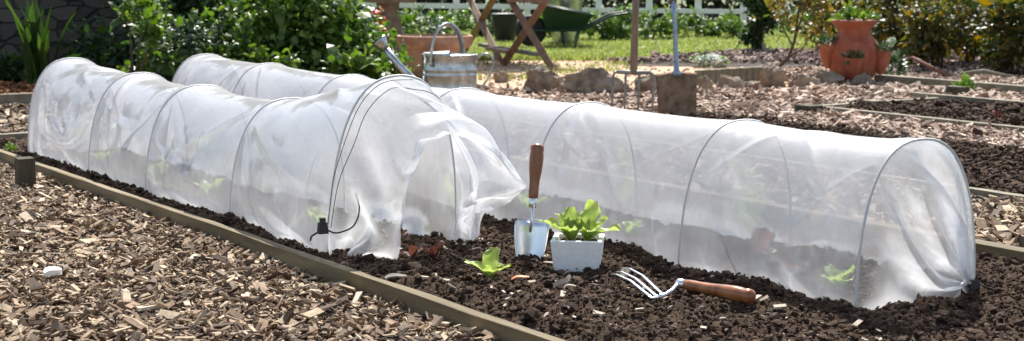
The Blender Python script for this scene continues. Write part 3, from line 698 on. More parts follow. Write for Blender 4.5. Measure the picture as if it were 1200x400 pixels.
# ------------------------------------------------------------ lettuces
def leaf_surface(L, W, curl, base, yaw, lean, ruffle=.12, nu=14, nvv=9, seed=0, cup=.3):
    g = random.Random(seed); V = []
    for i in range(nu):
        u_ = i/(nu-1); w = W*(.16+.84*math.sin(min(1, u_*1.02)**.8*math.pi*.80)**1.0)*(1 if u_ < .85 else (1-(u_-.85)*2.2))
        # spine bends outward
        ang = lean+curl*u_; 
        for j in range(nvv):
            v = j/(nvv-1)*2-1
            V.append([u_, v, w, ang, ruffle*L*math.sin(u_*13+v*3+seed)*(abs(v)**2)*.35*u_])
    sp = [(0, 0)]
    for i in range(1, nu):
        a_ = lean+curl*((i-.5)/(nu-1)); sp.append((sp[-1][0]+math.sin(a_)*L/(nu-1), sp[-1][1]+math.cos(a_)*L/(nu-1)))
    out = []
    for idx, (u_, v, w, a_, rf) in enumerate(V):
        i = idx//nvv; x, z = sp[i]; nx, nz = -math.cos(a_), math.sin(a_)
        off = cup*w*v*v*.6+rf+L*.05*(float(fbm(np.array([u_*6+seed*1.7]), np.array([v*3+seed]), 3)[0]))*min(1, u_*4)
        lx = x+nx*off; lz = z+nz*off; ly = v*w/2
        out.append((base[0]+lx*math.cos(yaw)-ly*math.sin(yaw), base[1]+lx*math.sin(yaw)+ly*math.cos(yaw), base[2]+lz))
    F = [(i*nvv+j, i*nvv+j+1, (i+1)*nvv+j+1, (i+1)*nvv+j) for i in range(nu-1) for j in range(nvv-1)]
    return out, F
def lettuce(name, loc, size, n, mat, label, cat='lettuce', seed=1, spread=.5, group=None, leaves=None, ruffle=.2):
    T = thing(name, label, cat, loc, group=group); g = random.Random(seed)
    if leaves is None:
        leaves = [(g.uniform(.7, 1.1), i*2.4+g.uniform(-.4, .4), g.uniform(.1, spread), g.uniform(.4, 1.1)) for i in range(n)]
    for k, (s, yaw, lean, curl) in enumerate(leaves):
        V, F = leaf_surface(size*s, size*s*.54, curl, (0, 0, 0), yaw, lean, ruffle, seed=seed*10+k)
        o = mesh('leaf', V, F, mat, T, True)
        sd = o.modifiers.new('s', 'SUBSURF'); sd.levels = 1; sd.render_levels = 1
    return T
G3 = lambda px, py: tuple(at(px, py, .01))
lettuce('lettuce_seedling', G3(574, 327), .082, 6, M_let, 'bright green lettuce seedling planted left of the trowel', seed=4,
        leaves=[(1.0, 1.2, .15, .5), (.95, 3.0, .55, .9), (.8, -.3, .7, .6), (.75, -1.9, .6, .8), (.5, 4.2, .2, .4), (.62, .3, .3, .9)])
lettuce('red_lettuce_seedling', G3(508, 304), .062, 5, M_letred, 'red and green lettuce seedling in front of the open tunnel end', seed=6, spread=.6, group='red lettuce seedlings')
lettuce('red_lettuce_seedling', G3(484, 303), .048, 5, M_letred, 'small flat dark red lettuce seedling nearest the bunched film', seed=9, spread=1.1, group='red lettuce seedlings')
lettuce('red_lettuce_seedling', G3(462, 285), .055, 5, M_letred, 'dark red lettuce seedling inside the mouth of the open tunnel', seed=10, spread=.9, group='red lettuce seedlings')
labs = ['pale green lettuce inside the far left bay of the front tunnel', 'pale green lettuce in the second bay of the front tunnel', 'green lettuce in the third bay of the front tunnel', 'green lettuce in the bay behind the open tunnel end']
for k, t_ in enumerate((-6.05, -5.45, -4.95, -4.15)):
    lettuce('lettuce_in_tunnel', tuple(AT(2.06, t_, .0)), .085, 7, M_let, labs[k], seed=20+k, group='lettuces growing under the tunnels')
for k, (a_, t_, s_, lab, mt) in enumerate([(2.72, -2.68, .10, 'green lettuce near the tied right end of the long tunnel', M_let), (2.76, -3.55, .10, 'green lettuce under the long tunnel behind the white pot', M_let),
        (2.78, -3.02, .12, 'tall brown red lettuce in the long tunnel right of the middle hoop', M_letred), (2.74, -2.86, .08, 'low red lettuce in the last bay of the long tunnel', M_letred), (2.78, -4.1, .1, 'green lettuce under the long tunnel behind the trowel', M_let)]):
    lettuce('lettuce_in_tunnel', tuple(AT(a_, t_, .0)), s_*.8, 7, mt, lab, seed=30+k, group='lettuces growing under the tunnels')

# polystyrene pot
q = at(678, 320); 
T = thing('polystyrene_pot', 'square white polystyrene pot holding two lettuce seedlings', 'plant pot', (q[0], q[1]+.05, .0), math.radians(-7))
def sq(h, z): return [(-h, -h*.95, z), (h, -h*.95, z), (h, h*.95, z), (-h, h*.95, z)]
V = sq(.056, -.01)+sq(.066, .084)+sq(.053, .084)+sq(.048, .05)
F = [(3, 2, 1, 0)]+[(a_+k, a_+(k+1) % 4, a_+4+(k+1) % 4, a_+4+k) for a_ in (0, 4, 8) for k in range(4)]
o = mesh('pot_body', V, F, M_poly, T); b = o.modifiers.new('b', 'BEVEL'); b.width = .003; b.segments = 2
V, F = clods(np.stack([rng.uniform(-.042, .042, 260), rng.uniform(-.04, .04, 260), rng.uniform(.058, .074, 260)], 1), rng.uniform(.003, .009, 260))
mesh('compost', V, F, M_clod, T)
pl = np.array(T.location)
lettuce('lettuce_seedling', (pl[0]-.018, pl[1]+.005, .072), .094, 6, M_let, 'lettuce seedling with long leaves in the left of the white pot', seed=41, ruffle=.3,
        leaves=[(1.05, 2.9, .75, .5), (.95, 1.6, .1, .25), (.8, 3.6, .5, .7), (.7, -1.6, .45, .8), (.6, .4, .3, .5), (.9, 2.5, .35, .5), (.75, .9, .1, .4), (.8, 2.1, .2, .2)])
lettuce('lettuce_seedling', (pl[0]+.026, pl[1]+.0, .072), .094, 6, M_let, 'lettuce seedling with the broadest leaf in the right of the white pot', seed=52, ruffle=.3,
        leaves=[(1.15, .9, .15, .35), (.95, -.1, .75, .9), (.8, -1.5, .5, 1.0), (.75, 2.6, .3, .7), (.6, 4.4, .5, .6), (.9, 1.7, .25, .5), (.85, .3, .4, .7)])

# trowel: upright, blade in the soil
q = at(619, 306)
T = thing('trowel', 'hand trowel standing upright in the soil, turned wooden handle', 'trowel', (q[0], q[1], .014), rot=(math.radians(-9), math.radians(7), math.radians(12))); T.scale = (.93, .93, .9)
V = []; nb = 13
prof = [(-.04, .016), (-.02, .031), (0, .040), (.03, .0455), (.06, .049), (.085, .0505), (.098, .049), (.104, .040), (.107, .012)]
for z, hw in prof:
    for j in range(nb):
        v = j/(nb-1)*2-1; V.append((v*hw, .016*(v*v)*(-1 if False else -1)+.008*(z > .1), z))
F = [(i*nb+j, i*nb+j+1, (i+1)*nb+j+1, (i+1)*nb+j) for i in range(len(prof)-1) for j in range(nb-1)]
o = mesh('blade', V, F, M_steel, T, True); so = o.modifiers.new('t', 'SOLIDIFY'); so.thickness = .0018
MB().tube([(0, -.004, .07), (0, -.007, .10), (.0, -.012, .118), (0, -.003, .135), (0, 0, .15)], [.003, .007, .0065, .0055, .0055], 10, flat=.8).build('shank', M_steel, T, True)
MB().lathe([(.0095, .143), (.0115, .145), (.0118, .170), (.0105, .172)], 20).build('ferrule', M_steel, T, True)
hp = [(.0112, .168), (.0135, .176), (.0148, .19), (.0142, .205), (.0150, .225), (.0185, .250), (.0202, .275), (.0205, .295), (.0185, .310), (.0200, .317), (.0195, .326), (.013, .332), (.004, .3335)]
MB().lathe(hp, 24).build('handle', M_wood, T, True)

# hand fork lying on the soil
p0 = at(801, 335, .03); p1 = at(882, 350, .03); 
ax = p1-p0; yawf = math.atan2(ax[1], ax[0]); LH = np.linalg.norm(ax)
T = thing('hand_fork', 'hand weeding fork lying on the soil, steel prongs and orange brown wooden handle', 'hand fork', (p0[0], p0[1], .034), yawf)
def loc(px, py, z):
    v = at(px, py, .034+z)-p0; c, s = math.cos(-yawf), math.sin(-yawf); return (v[0]*c-v[1]*s, v[0]*s+v[1]*c, z)
hp = [(.011, 0), (.0135, .008), (.0145, .02), (.0140, .04), (.0150, .07), (.0180, .10), (.0200, .125), (.0195, .145), (.0175, .155), (.0195, .162), (.0175, .172), (.008, .178)]
k_ = (LH+.004)/.178
MB().tube([(z*k_, 0, -.0) for r, z in hp], [r*.9 for r, z in hp], 20).build('handle', M_wood, T, True)
MB().tube([(-.018, 0, 0), (-.016, 0, 0), (.006, 0, 0)], [.009, .0112, .0115], 18).build('ferrule', M_steel, T, True)
nk = [loc(772, 348, -.012), loc(779, 346, -.010), loc(787, 341, -.002), (-.016, 0, 0)]
MB().tube(resample(np.array(nk), 12), .0048, 10).build('neck', M_steel, T, True)
for (a_, b_) in (((715.5, 321.5), (764, 349.5)), ((722, 318.5), (769, 347)), ((732, 314.5), (775, 344))):
    A_ = np.array(loc(*a_, -.01)); B_ = np.array(loc(*b_, -.012)); C_ = np.array(loc(774, 348, -.012)); md = (A_+B_)/2+np.array([0, 0, .012])
    MB().tube([A_, A_*.7+md*.3+np.array([0, 0, .004]), md, B_*.75+md*.25, B_, C_], [.0012, .0032, .0040, .0042, .0046, .0052], 8, flat=.6).build('prong', M_steel, T, True)

# small loose things
def flake(px, py, L, W, rz, mat, label, name, z=.012, cat='wood chip', T_=.004, tilt=.15):
    z += .012; q = at(px, py, z); m = MB(); nseg = 9; V = []
    for i in range(nseg):
        u_ = i/(nseg-1); w = W/2*math.sin(math.pi*(.12+.76*u_))**.6
        for s_, zz in ((-1, 0), (1, 0), (1, T_), (-1, T_)): V.append(((u_-.5)*L, s_*w+.004*math.sin(u_*7), zz+.006*math.sin(u_*3.1)))
    F = [(i*4+k, i*4+(k+1) % 4, i*4+4+(k+1) % 4, i*4+4+k) for i in range(nseg-1) for k in range(4)]+[(3, 2, 1, 0), tuple(range(nseg*4-4, nseg*4))]
    o = mesh(name, V, F, mat); o.location = q; o.rotation_euler = (tilt, -tilt*.6, rz); tag(o, label, cat); return o
fk = flake(659, 331, .052, .014, 1.05, M_palechip, 'pale pointed sliver of wood below the white pot', 'wood_sliver', T_=.002)
fk.rotation_euler = (.9, -.55, .35)
flake(464, 326, .055, .03, .3, M_stone, 'flat grey chip lying on the soil beside the edging board', 'flat_chip', tilt=.05, T_=.003)
flake(668, 338, .030, .007, .1, M_palechip, 'small pale sliver of wood right of the pointed one', 'wood_sliver')
flake(62, 323, .045, .030, .6, plain('white_plastic', (.8, .8, .78), .5), 'large bright white chip on the bark path at left', 'white_chip', z=-.012, T_=.014)
flake(610, 327, .045, .014, .15, M_dryleaf, 'curled orange dead leaf on the soil below the trowel', 'dead_leaf', cat='leaf', T_=.002)
n = 170; a = rng.uniform(1.9, 2.55, n); t = rng.uniform(-3.7, -2.1, n); L = .014*np.exp(rng.normal(0, .5, n))
V, F = chips(AT(a, t, soil_h(a, t)+.006), L, L*.45, L*.12, .35)
tag(mesh('stray_chips', V, F, M_palechip), 'pale bits of bark scattered over the dark soil', 'wood chips', kind='stuff')

# ------------------------------------------------------------ garden fork and spade
q = at(741, 128)
T = thing('garden_fork', 'garden fork stuck in the ground, square steel tines and wooden shaft', 'garden fork', (q[0], q[1], 0), rot=(0, math.radians(1.3), 0))
W2 = .112
for x in (-W2, -W2*.38, W2*.28, W2*.98):
    top = .205; MB().tube([(x, 0, -.1), (x, 0, .06), (x, 0, top-.03), (x*.93, 0, top-.008), (x*.8, 0, top)], [.004, .008, .009, .009, .009], 8, flat=.8).build('tine', M_tine, T, True)
MB().tube([(-W2*.85, 0, .202), (0, .0, .20), (W2*.85, 0, .202)], [.010, .013, .010], 8).build('head', M_tine, T, True)
MB().tube([(0, 0, .19), (.0, 0, .24), (0, 0, .45), (0.0, 0, .95)], [.016, .0215, .020, .018], 14).build('shaft', M_wood_old, T, True)
MB().tube([(0, 0, .94), (-.02, 0, .97), (-.055, 0, 1.03), (-.055, 0, 1.045)], [.016, .014, .012, .012], 10).tube([(0, 0, .94), (.02, 0, .97), (.055, 0, 1.03), (.055, 0, 1.045)], [.016, .014, .012, .012], 10).tube([(-.062, 0, 1.04), (.062, 0, 1.04)], .015, 12).build('grip', M_wood_old, T, True)
q = at(794, 136)
T = thing('spade', 'digging spade stuck upright in the ground, earth caked blade and blue grey socket', 'spade', (q[0], q[1], 0), rot=(math.radians(-3), math.radians(-2.0), 0))
V = []; nb = 9
rows = [(-.14, .085), (-.05, .098), (.1, .103), (.215, .108), (.228, .108)]
for z, hw in rows:
    for j in range(nb):
        v = j/(nb-1)*2-1; V.append((v*hw, -.012*(1-v*v)+(.012 if z > .22 else 0), z+(.006*math.cos(v*3) if z > .2 else 0)))
F = [(i*nb+j, i*nb+j+1, (i+1)*nb+j+1, (i+1)*nb+j) for i in range(len(rows)-1) for j in range(nb-1)]
o = mesh('blade', V, F, M_rust, T, True); so = o.modifiers.new('t', 'SOLIDIFY'); so.thickness = .004
MB().tube([(0, -.012, .205), (0, -.012, .222), (0, -.010, .24), (0, -.006, .28), (0, 0, .36), (-.002, 0, .52), (-.006, 0, .60)], [.030, .044, .026, .020, .020, .021, .020], 16, flat=.6).build('socket', M_socket, T, True)
MB().tube([(-.006, 0, .59), (-.01, 0, .96)], [.018, .017], 12).build('shaft', M_wood_old, T, True)
MB().tube([(-.01, 0, .95), (-.035, 0, .99), (-.065, 0, 1.05)], [.016, .013, .012], 10).tube([(-.01, 0, .95), (.015, 0, .99), (.045, 0, 1.05)], [.016, .013, .012], 10).tube([(-.075, 0, 1.05), (.055, 0, 1.05)], .015, 12).build('grip', M_wood_old, T, True)

# ------------------------------------------------------------ rocks and edging blocks
def rock(px, py, sx, sy, sz, rz, label, seed, group='rocks along the terrace edge', mat=M_rock, name='rock'):
    q = at(px, py); g = np.random.default_rng(seed)
    import bmesh
    bm = bmesh.new(); bmesh.ops.create_icosphere(bm, subdivisions=4, radius=1)
    planes = [(lambda v: v/np.linalg.norm(v))(g.normal(size=3)*np.array([1, 1, .7])) for _ in range(11)]; offs = g.uniform(.5, .85, 11)
    for v in bm.verts:
        p = np.array(v.co)
        for n_, o_ in zip(planes, offs):
            dd = p@n_-o_
            if dd > 0: p = p-n_*dd
        nn_ = float(fbm(np.array([p[0]*3+seed]), np.array([p[1]*3+p[2]*4]), 4)[0]); n3_ = float(fbm(np.array([p[0]*7+seed]), np.array([p[1]*7-p[2]*8]), 3)[0]); p = p*(1+nn_*.42+n3_*.22)
        v.co = Vector((p[0]*sx*.56, p[1]*sy*.5, max(p[2], -.5)*sz*.66))
    me = bpy.data.meshes.new(name); bm.to_mesh(me); bm.free(); me.materials.append(mat)
    me.polygons.foreach_set('use_smooth', np.full(len(me.polygons), True)); me.set_sharp_from_angle(angle=math.radians(16))
    o = bpy.data.objects.new(name, me); COL.objects.link(o); o.location = (q[0], q[1]+sy*.3, sz*.18); o.rotation_euler = (0, 0, rz); tag(o, label, 'rock', group)
rock(636, 107, .30, .2, .19, .3, 'pointed brown rock behind the tunnel, below the table foot', 1)
rock(700, 110, .40, .22, .19, -.1, 'long brown rock left of the garden fork', 2)
rock(586, 95, .12, .1, .08, 0, 'small rock nearest the watering can', 3)
rock(760, 108, .2, .15, .15, .5, 'rock half hidden between garden fork and spade', 4)
rock(826, 104, .10, .12, .09, .4, 'small rock just right of the spade', 5)
rock(852, 104, .20, .15, .10, .1, 'flat topped pale rock right of the spade', 6)
rock(884, 103, .14, .12, .05, .1, 'thin flat stone between the pale rock and the dark rock', 16)
rock(904, 100, .20, .2, .15, .2, 'dark rounded rock under the small olive tree', 7)
rock(941, 101, .22, .15, .09, 0, 'pale flat block right of the dark rounded rock', 8)
rock(972, 99, .19, .15, .11, .1, 'pale block at the left foot of the strawberry pot', 9)
rock(1014, 101, .16, .12, .09, .3, 'grey rounded stone in front of the strawberry pot', 10, mat=M_stone)
for k in range(11):
    q = at(818+k*7.2, 97-k*.45); m = MB(); m.box((0, 0, .02), (.05, .06, .13), taper=.93, jit=.003)
    o = m.build('edging_block', M_boardfar, bevel=.006); o.location = (q[0], q[1], 0); o.rotation_euler = (0, 0, .06)
    tag(o, 'short upright edging block in the row behind the pale rocks', 'edging block', 'row of upright edging blocks')

# ------------------------------------------------------------ watering can
q = at(527, 121); 
T = thing('watering_can', 'galvanised metal watering can with arched carrying handle and long spout', 'watering can', (q[0], q[1], 0), math.radians(0))
sx, sy = 1.0, .72; r = .155
pf = [(r*.98, .0), (r, .005), (r, .06), (r*1.02, .065), (r, .07), (r, .155), (r*1.025, .162), (r, .169), (r, .185), (r*1.025, .192), (r, .199), (r, .262), (r*1.03, .272), (r*1.03, .280), (r*.99, .282), (r*.97, .270), (r*.96, .20)]
autosmooth(MB().lathe(pf, 48, sx=sx, sy=sy).build('body', M_galv, T, True), 50)
# half-moon cover plate on the front half of the top
V = [(0, 0, .288)]; 
for k in range(17):
    a_ = math.pi/2+math.pi*k/16; V.append((math.cos(a_)*r*.98*sx, math.sin(a_)*r*.98*sy, .276))
V += [(.0, r*.95*sy, .30), (.0, -r*.95*sy, .30)]
mesh('cover_plate', [(x, y, z+.012) for x, y, z in V[:18]], [(0, k, k+1) for k in range(1, 17)], M_galv, T, True)
def strap(P, w, th, name, mat, T, up):
    m = MB(); P = resample(np.array(P, float), 26); up = Vector(up); V = []
    for i in range(len(P)):
        d = Vector(P[min(i+1, 25)]-P[max(i-1, 0)]).normalized(); nrm = d.cross(up).normalized()
        for s1, s2 in ((-1, -1), (1, -1), (1, 1), (-1, 1)): V.append(Vector(P[i])+up*s1*w/2+nrm*s2*th/2)
    F = [(i*4+k, i*4+(k+1) % 4, i*4+4+(k+1) % 4, i*4+4+k) for i in range(25) for k in range(4)]+[(3, 2, 1, 0), (100, 101, 102, 103)]
    return mesh(name, V, F, mat, T, True)
arc = [(-.07*1.0-.055*0+math.cos(a_)*.10+.07, -.0, .27+math.sin(a_)*.19) for a_ in np.linspace(math.pi, 0, 20)]
arc = [(-.10, -.10, .215)]+[(-.10+.0, -.10, .27)]+[(math.cos(a_)*.085-.012, -.10+.20*(1-math.cos(a_-math.pi))/2*1.0, .285+math.sin(a_)*.165) for a_ in np.linspace(math.pi*.97, math.pi*.03, 16)]+[(.075, .10, .25)]
MB().tube(resample(np.array(arc), 40), .015, 12, flat=.55).build('carrying_handle', M_galv, T, True)
MB().tube(resample(np.array([(.15, 0, .245), (.18, 0, .275), (.215, 0, .285), (.245, 0, .262), (.25, 0, .22), (.225, 0, .15), (.17, 0, .07), (.152, 0, .05)]), 30), .011, 10, flat=.6).build('rear_handle', M_galv, T, True)
MB().tube([(-.12, 0, .04), (-.20, 0, .12), (-.29, 0, .215), (-.375, 0, .325)], [.036, .027, .022, .018], 16).build('spout', M_galv, T, True)
MB().tube([(-.362, 0, .308), (-.372, 0, .322), (-.40, -.0, .355), (-.405, 0, .36)], [.020, .024, .047, .047], 20).build('rose', M_galv, T, True)

# octagonal terracotta planter, staddle stone, red and orange ornament
q = at(508, 92)
T = thing('terracotta_planter', 'large octagonal terracotta planter with wide rim behind the watering can', 'planter', (q[0], q[1]+.2, 0), .1)
MB().lathe([(.20, 0), (.235, .20), (.26, .21), (.285, .235), (.285, .29), (.262, .292), (.245, .26)], 8).build('planter_body', M_terra2, T)
V, F = clods(np.stack([rng.uniform(-.15, .15, 200), rng.uniform(-.15, .15, 200), rng.uniform(.25, .27, 200)], 1), rng.uniform(.008, .02, 200)); mesh('compost', V, F, M_clod, T)
def small_plant(name, loc_, r, h, n, lm, label, cat, flower=None, nf=0, size=.03, seed=0, group=None):
    T = thing(name, label, cat, loc_, group=group)
    P, k = blob_points(n, (0, 0, h*.5), (r, r, h*.55), .4, seed, .3); P[:, 2] = np.abs(P[:, 2])
    V, F = leaf_cloud(P, size, k+np.array([0, 0, .6])); mesh('foliage', V, F, lm, T)
    if nf:
        P, k = blob_points(nf, (0, 0, h*.62), (r*.9, r*.9, h*.6), .2, seed+1, .85); P[:, 2] = np.abs(P[:, 2])
        
        if nf <= 6:
            for p_ in P: V, F = clods(p_[None], np.array([size*.5])); mesh('flower', V, F, flower, T)
        else: V, F = clods(P, np.full(nf, size*.6)); mesh('flowers', V, F, flower, T)
    return T
pq = np.array(T.location)
small_plant('planter_flower', (pq[0]-.09, pq[1]-.05, .26), .035, .14, 40, L_bright, 'small white flowering sprig growing in the octagonal planter', 'flower', M_flower, 5, .035, 3)
q = at(452, 71)
T = thing('staddle_stone', 'mushroom shaped stone ornament behind the planter', 'stone ornament', (q[0], q[1]+.3, 0))
autosmooth(MB().lathe([(.16, 0), (.15, .1), (.115, .3), (.095, .44), (.10, .47)], 20).build('stem', M_stone, T), 40)
MB().lathe([(.09, .468), (.235, .475), (.245, .50), (.20, .56), (.12, .62), (.03, .645)], 24).build('cap', M_stone, T, True)
q = at(440, 74)
T = thing('red_hot_flower', 'red petalled flower with orange stalks behind the watering can rose', 'flower', (q[0], q[1], 0))
for x, z in ((-.035, .40), (.035, .42), (.055, .34), (-.10, .22)):
    MB().tube([(x*.5, 0, 0), (x, 0, z*.5), (x, .0, z)], [.014, .018, .014], 8).build('stalk', M_orange if z > .3 else M_stem, T, True)
    for zz in ((z, z-.10, z-.19) if z > .3 else (z,)):
        V, F = leaf_cloud(np.tile([(x, 0, zz)], (12, 1)), .055, rng.normal(size=(12, 3))+np.array([0, 0, .4]), .8); mesh('petals', V, F, M_red, T)

# ------------------------------------------------------------ trestle table
T2a = at(648, 82); T2b = at(590, 75.5); T1a = at(586, 71); T1b = at(543, 62)
cen = (T2a+T2b+T1a+T1b)/4
T = thing('trestle_table', 'wooden garden table on crossed folding legs', 'table', (cen[0], cen[1], 0))
TZ = .70
for A_, B_ in ((T2a, T2b), (T1a, T1b)):
    A_ = A_-cen; B_ = B_-cen; ex = (B_-A_)*.16
    off = np.array([0, .022, 0])
    MB().bar(A_-off, (B_+ex)-off+np.array([0, 0, TZ]), .055, .032, up=(0, 1, 0)).build('leg', M_table, T, bevel=.003)
    MB().bar(B_+off, (A_-ex)+off+np.array([0, 0, TZ]), .055, .032, up=(0, 1, 0)).build('leg', M_table, T, bevel=.003)
    mzA = A_*.9+B_*.1; mzB = B_*.9+A_*.1
    MB().bar(mzA+np.array([0, -.05, .52]), mzB+np.array([0, -.05, .52]), .03, .045).build('cross_rail', M_table, T, bevel=.003)
mA = (T2a*.12+T2b*.88)-cen; mB = (T1a*.5+T1b*.5)-cen
MB().bar(mA*.5+(T2a-cen)*.5+np.array([.05, 0, .10]), mB+np.array([0, 0, .10]), .05, .03).build('stretcher', M_boardfar, T, bevel=.003)
MB().bar(mA+np.array([0, 0, .10]), (T1a-cen)+np.array([-.1, 0, .10]), .05, .03).build('stretcher', M_table, T, bevel=.003)
dx = (T2a-T1b); ax = np.array([T2a[0]-T2b[0], T2a[1]-T2b[1], 0]); ax /= np.linalg.norm(ax); ay = np.array([-ax[1], ax[0], 0])
for k in range(6):
    yy = -.36+k*.145; c0 = ay*0
    MB().bar(ax*(-.62)+ay*yy+np.array([0, 0, TZ+.015]), ax*.62+ay*yy+np.array([0, 0, TZ+.015]), .13, .024).build('top_plank', M_table, T, bevel=.003)

# ------------------------------------------------------------ wheelbarrow, tub and bucket
q = at(622, 54)
T = thing('wheelbarrow', 'green wheelbarrow with a black tyre standing on the lawn', 'wheelbarrow', (q[0], q[1], 0), 0)
wr = .15
th = np.linspace(0, 2*np.pi, 33); ring = [(math.cos(a_)*(wr-.035), 0, wr+math.sin(a_)*(wr-.035)) for a_ in th]
wh = MB().tube(ring, .04, 10, cap=False, up=(0, 1, 0)).build('wheel', M_rubber, T, True)
hb = MB(); hb.tube([(0, -.02, wr), (0, .02, wr)], .085, 20); hb.tube([(0, -.06, wr), (0, .06, wr)], .02, 12); hb.build('rim', M_rubber, wh)
V = [(.14, -.10, .17), (.50, -.16, .165), (.50, .22, .165), (.14, .16, .17), (.10, -.2, .40), (.60, -.25, .305), (.60, .33, .305), (.10, .28, .40)]
o = mesh('tray', V, [(3, 2, 1, 0), (0, 1, 5, 4), (1, 2, 6, 5), (2, 3, 7, 6), (3, 0, 4, 7)], M_green, T); so = o.modifiers.new('t', 'SOLIDIFY'); so.thickness = .012
m = MB(); rim = [V[4], V[5], V[6], V[7], V[4]]
for i in range(4): m.tube([rim[i], rim[i+1]], .012, 8)
m.build('tray_rim', M_green, T, True)
for s_, e in ((-1, -.22), (1, .30)):
    MB().tube(resample(np.array([(0.0, s_*.06, wr), (.2, s_*.10, .155), (.5, e*.7, .16), (.78, e, .30), (.95, e, .325)]), 24), .014, 10).build('handle', M_green, T, True)
    MB().tube([(.30, e*.75, .15), (.33, e*.8, .0), (.43, e*.8, .0), (.47, e*.75, .15)], .010, 8).build('leg', M_green, T, True)
w0 = np.array(T.location)
Tb = thing('metal_bucket', 'grey metal bucket on the lawn behind the wheelbarrow', 'bucket', (w0[0]+.36, w0[1]+.75, 0), 0)
autosmooth(MB().lathe([(.13, 0), (.19, .47), (.198, .475), (.198, .49), (.185, .48), (.13, .02)], 28).build('bucket_body', M_galv, Tb), 40)
MB().tube([(math.cos(a_)*.19, -.02, .46-math.sin(a_)*.17) for a_ in np.linspace(0, math.pi, 14)], .006, 6).build('bail', M_galv, Tb, True)
q = at(592, 48)
T = thing('plastic_tub', 'black plastic tub on the lawn beside the wheelbarrow wheel', 'tub', (q[0], q[1]+.12, 0))
autosmooth(MB().lathe([(.105, 0), (.14, .26), (.15, .262), (.15, .28), (.135, .275), (.10, .03)], 24).build('tub_body', M_tub, T), 40)
MB().tube([(-.14, 0, .27), (-.17, 0, .25), (-.16, 0, .21)], .01, 6).build('tub_handle', M_tub, T, True)

# ------------------------------------------------------------ white fence
fd = 19.6
def fx(px): return (px-600)/FPX*fd*1.0
T = thing('white_fence', 'white painted post and rail fence along the far edge of the lawn', 'fence', (0, fd, 0))
for px in (300, 382, 458, 535, 618, 701, 760, 817, 870, 923, 985, 1050):
    MB().box((fx(px), 0, .33), (.075, .07, .80)).build('post', M_white, T, bevel=.005)
for z, nm in ((.245, 'rail'), (.42, 'rail'), (.60, 'rail')):
    MB().bar((fx(290), -.05, z+.07*(z < .3)), (fx(640), -.05, z+.03), .03, .06).build(nm, M_white, T)
    MB().bar((fx(640), -.05, z), (fx(1060), -.05, z-.05), .03, .055).build(nm, M_white, T)

# ------------------------------------------------------------ plants of the background
def shrub(name, px, py, rx, ry, h, nleaf, lm, label, size, seed, z0=.0, group=None, nst=7, lump=.45, cat='shrub', ratio=.5, extra=None, dz=0, shell=.35):
    q = at(px, py); T = thing(name, label, cat, (q[0], q[1], 0), group=group); g = random.Random(seed); gg = np.random.default_rng(seed)
    # foliage gathered in clumps at branch tips
    nc = max(10, nleaf//60); C, k = blob_points(nc, (0, 0, z0+(h-z0)*.52), (rx, ry, (h-z0)*.5), lump, seed, shell); C[:, 2] = np.maximum(C[:, 2], .03)
    idx = gg.integers(0, nc, nleaf); cr = min(rx, h)*.16
    P = C[idx]+gg.normal(0, cr, (nleaf, 3)); P[:, 2] = np.maximum(P[:, 2], .01)
    V, F = leaf_cloud(P, size, k[idx]*.5+gg.normal(0, .7, (nleaf, 3))+np.array([0, 0, .25]), ratio)
    mesh('foliage', V, F, lm, T)
    m = MB()
    for i in range(nst):
        c = C[g.randrange(nc)]; m.tube([(g.uniform(-.04, .04), g.uniform(-.04, .04), -.02), (c[0]*.35, c[1]*.35, c[2]*.45), tuple(c)], [.012*h+.004, .008*h+.003, .003], 6)
    m.build('stems', M_stem, T, True)
    if extra: extra(T, C, gg)
    return T
def blossoms(n, mat, r=.02):
    def f(T, C, gg):
        P = C[gg.integers(0, len(C), n)]*1.05+gg.normal(0, .05, (n, 3)); P[:, 2] = np.abs(P[:, 2]); 
        if n <= 6:
            for p_ in P: V, F = clods(p_[None], np.array([r])); mesh('flower', V, F, mat, T)
        else: V, F = clods(P, np.full(n, r)); mesh('flowers', V, F, mat, T)
    return f
# stone wall at left with the shrubs before it
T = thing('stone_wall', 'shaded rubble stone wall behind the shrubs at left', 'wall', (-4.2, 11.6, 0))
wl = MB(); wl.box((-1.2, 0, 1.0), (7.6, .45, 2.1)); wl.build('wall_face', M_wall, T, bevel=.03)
cp = MB()
for k in range(20): cp.box((-4.8+k*.38, 0, 2.10), (.365, .52, .1), jit=.01)
cp.build('coping', M_stone, T, bevel=.01)
# strap-leaved plant
q = at(48, 108)
T = thing('strap_leaved_plant', 'tall plant with broad sword shaped leaves before the stone wall', 'plant', (q[0], q[1], 0))
g = random.Random(5)
for k in range(22):
    L = g.uniform(.38, .62); az = g.uniform(0, 6.28) if k > 3 else (0.1, .3, 3.0, 2.6)[k]; ln = g.uniform(.0, .22); W = g.uniform(.04, .062)
    V = []; x = z = 0; ns = 9; bx, by = g.uniform(-.06, .06), g.uniform(-.06, .06); cu = g.uniform(.05, .7)
    for i in range(ns):
        u_ = i/(ns-1); a_ = ln+cu*u_**2; w = W*(.55+.9*math.sin(math.pi*min(1, u_*.75+.15)))*.5*(1-u_**5)
        for s_, dd in ((-1, .012), (0, -.004), (1, .012)): V.append((bx+x*math.cos(az)-s_*w*math.sin(az), by+x*math.sin(az)+s_*w*math.cos(az), z+dd))
        x += math.sin(a_)*L/(ns-1); z += math.cos(a_)*L/(ns-1)
    mesh('leaf', V, [(i*3+j, i*3+j+1, i*3+j+4, i*3+j+3) for i in range(ns-1) for j in (0, 1)], L_strap, T, True)
gA = 'shrubs in front of the stone wall'
shrub('variegated_shrub', 214, 112, .25, .25, .50, 1700, L_varieg, 'shrub with white edged leaves left of the ivy', .045, 11, group=gA)
shrub('dark_shrub', 165, 104, .42, .3, .48, 1800, L_dark, 'low dark green shrub at the foot of the stone wall', .05, 12, group=gA)
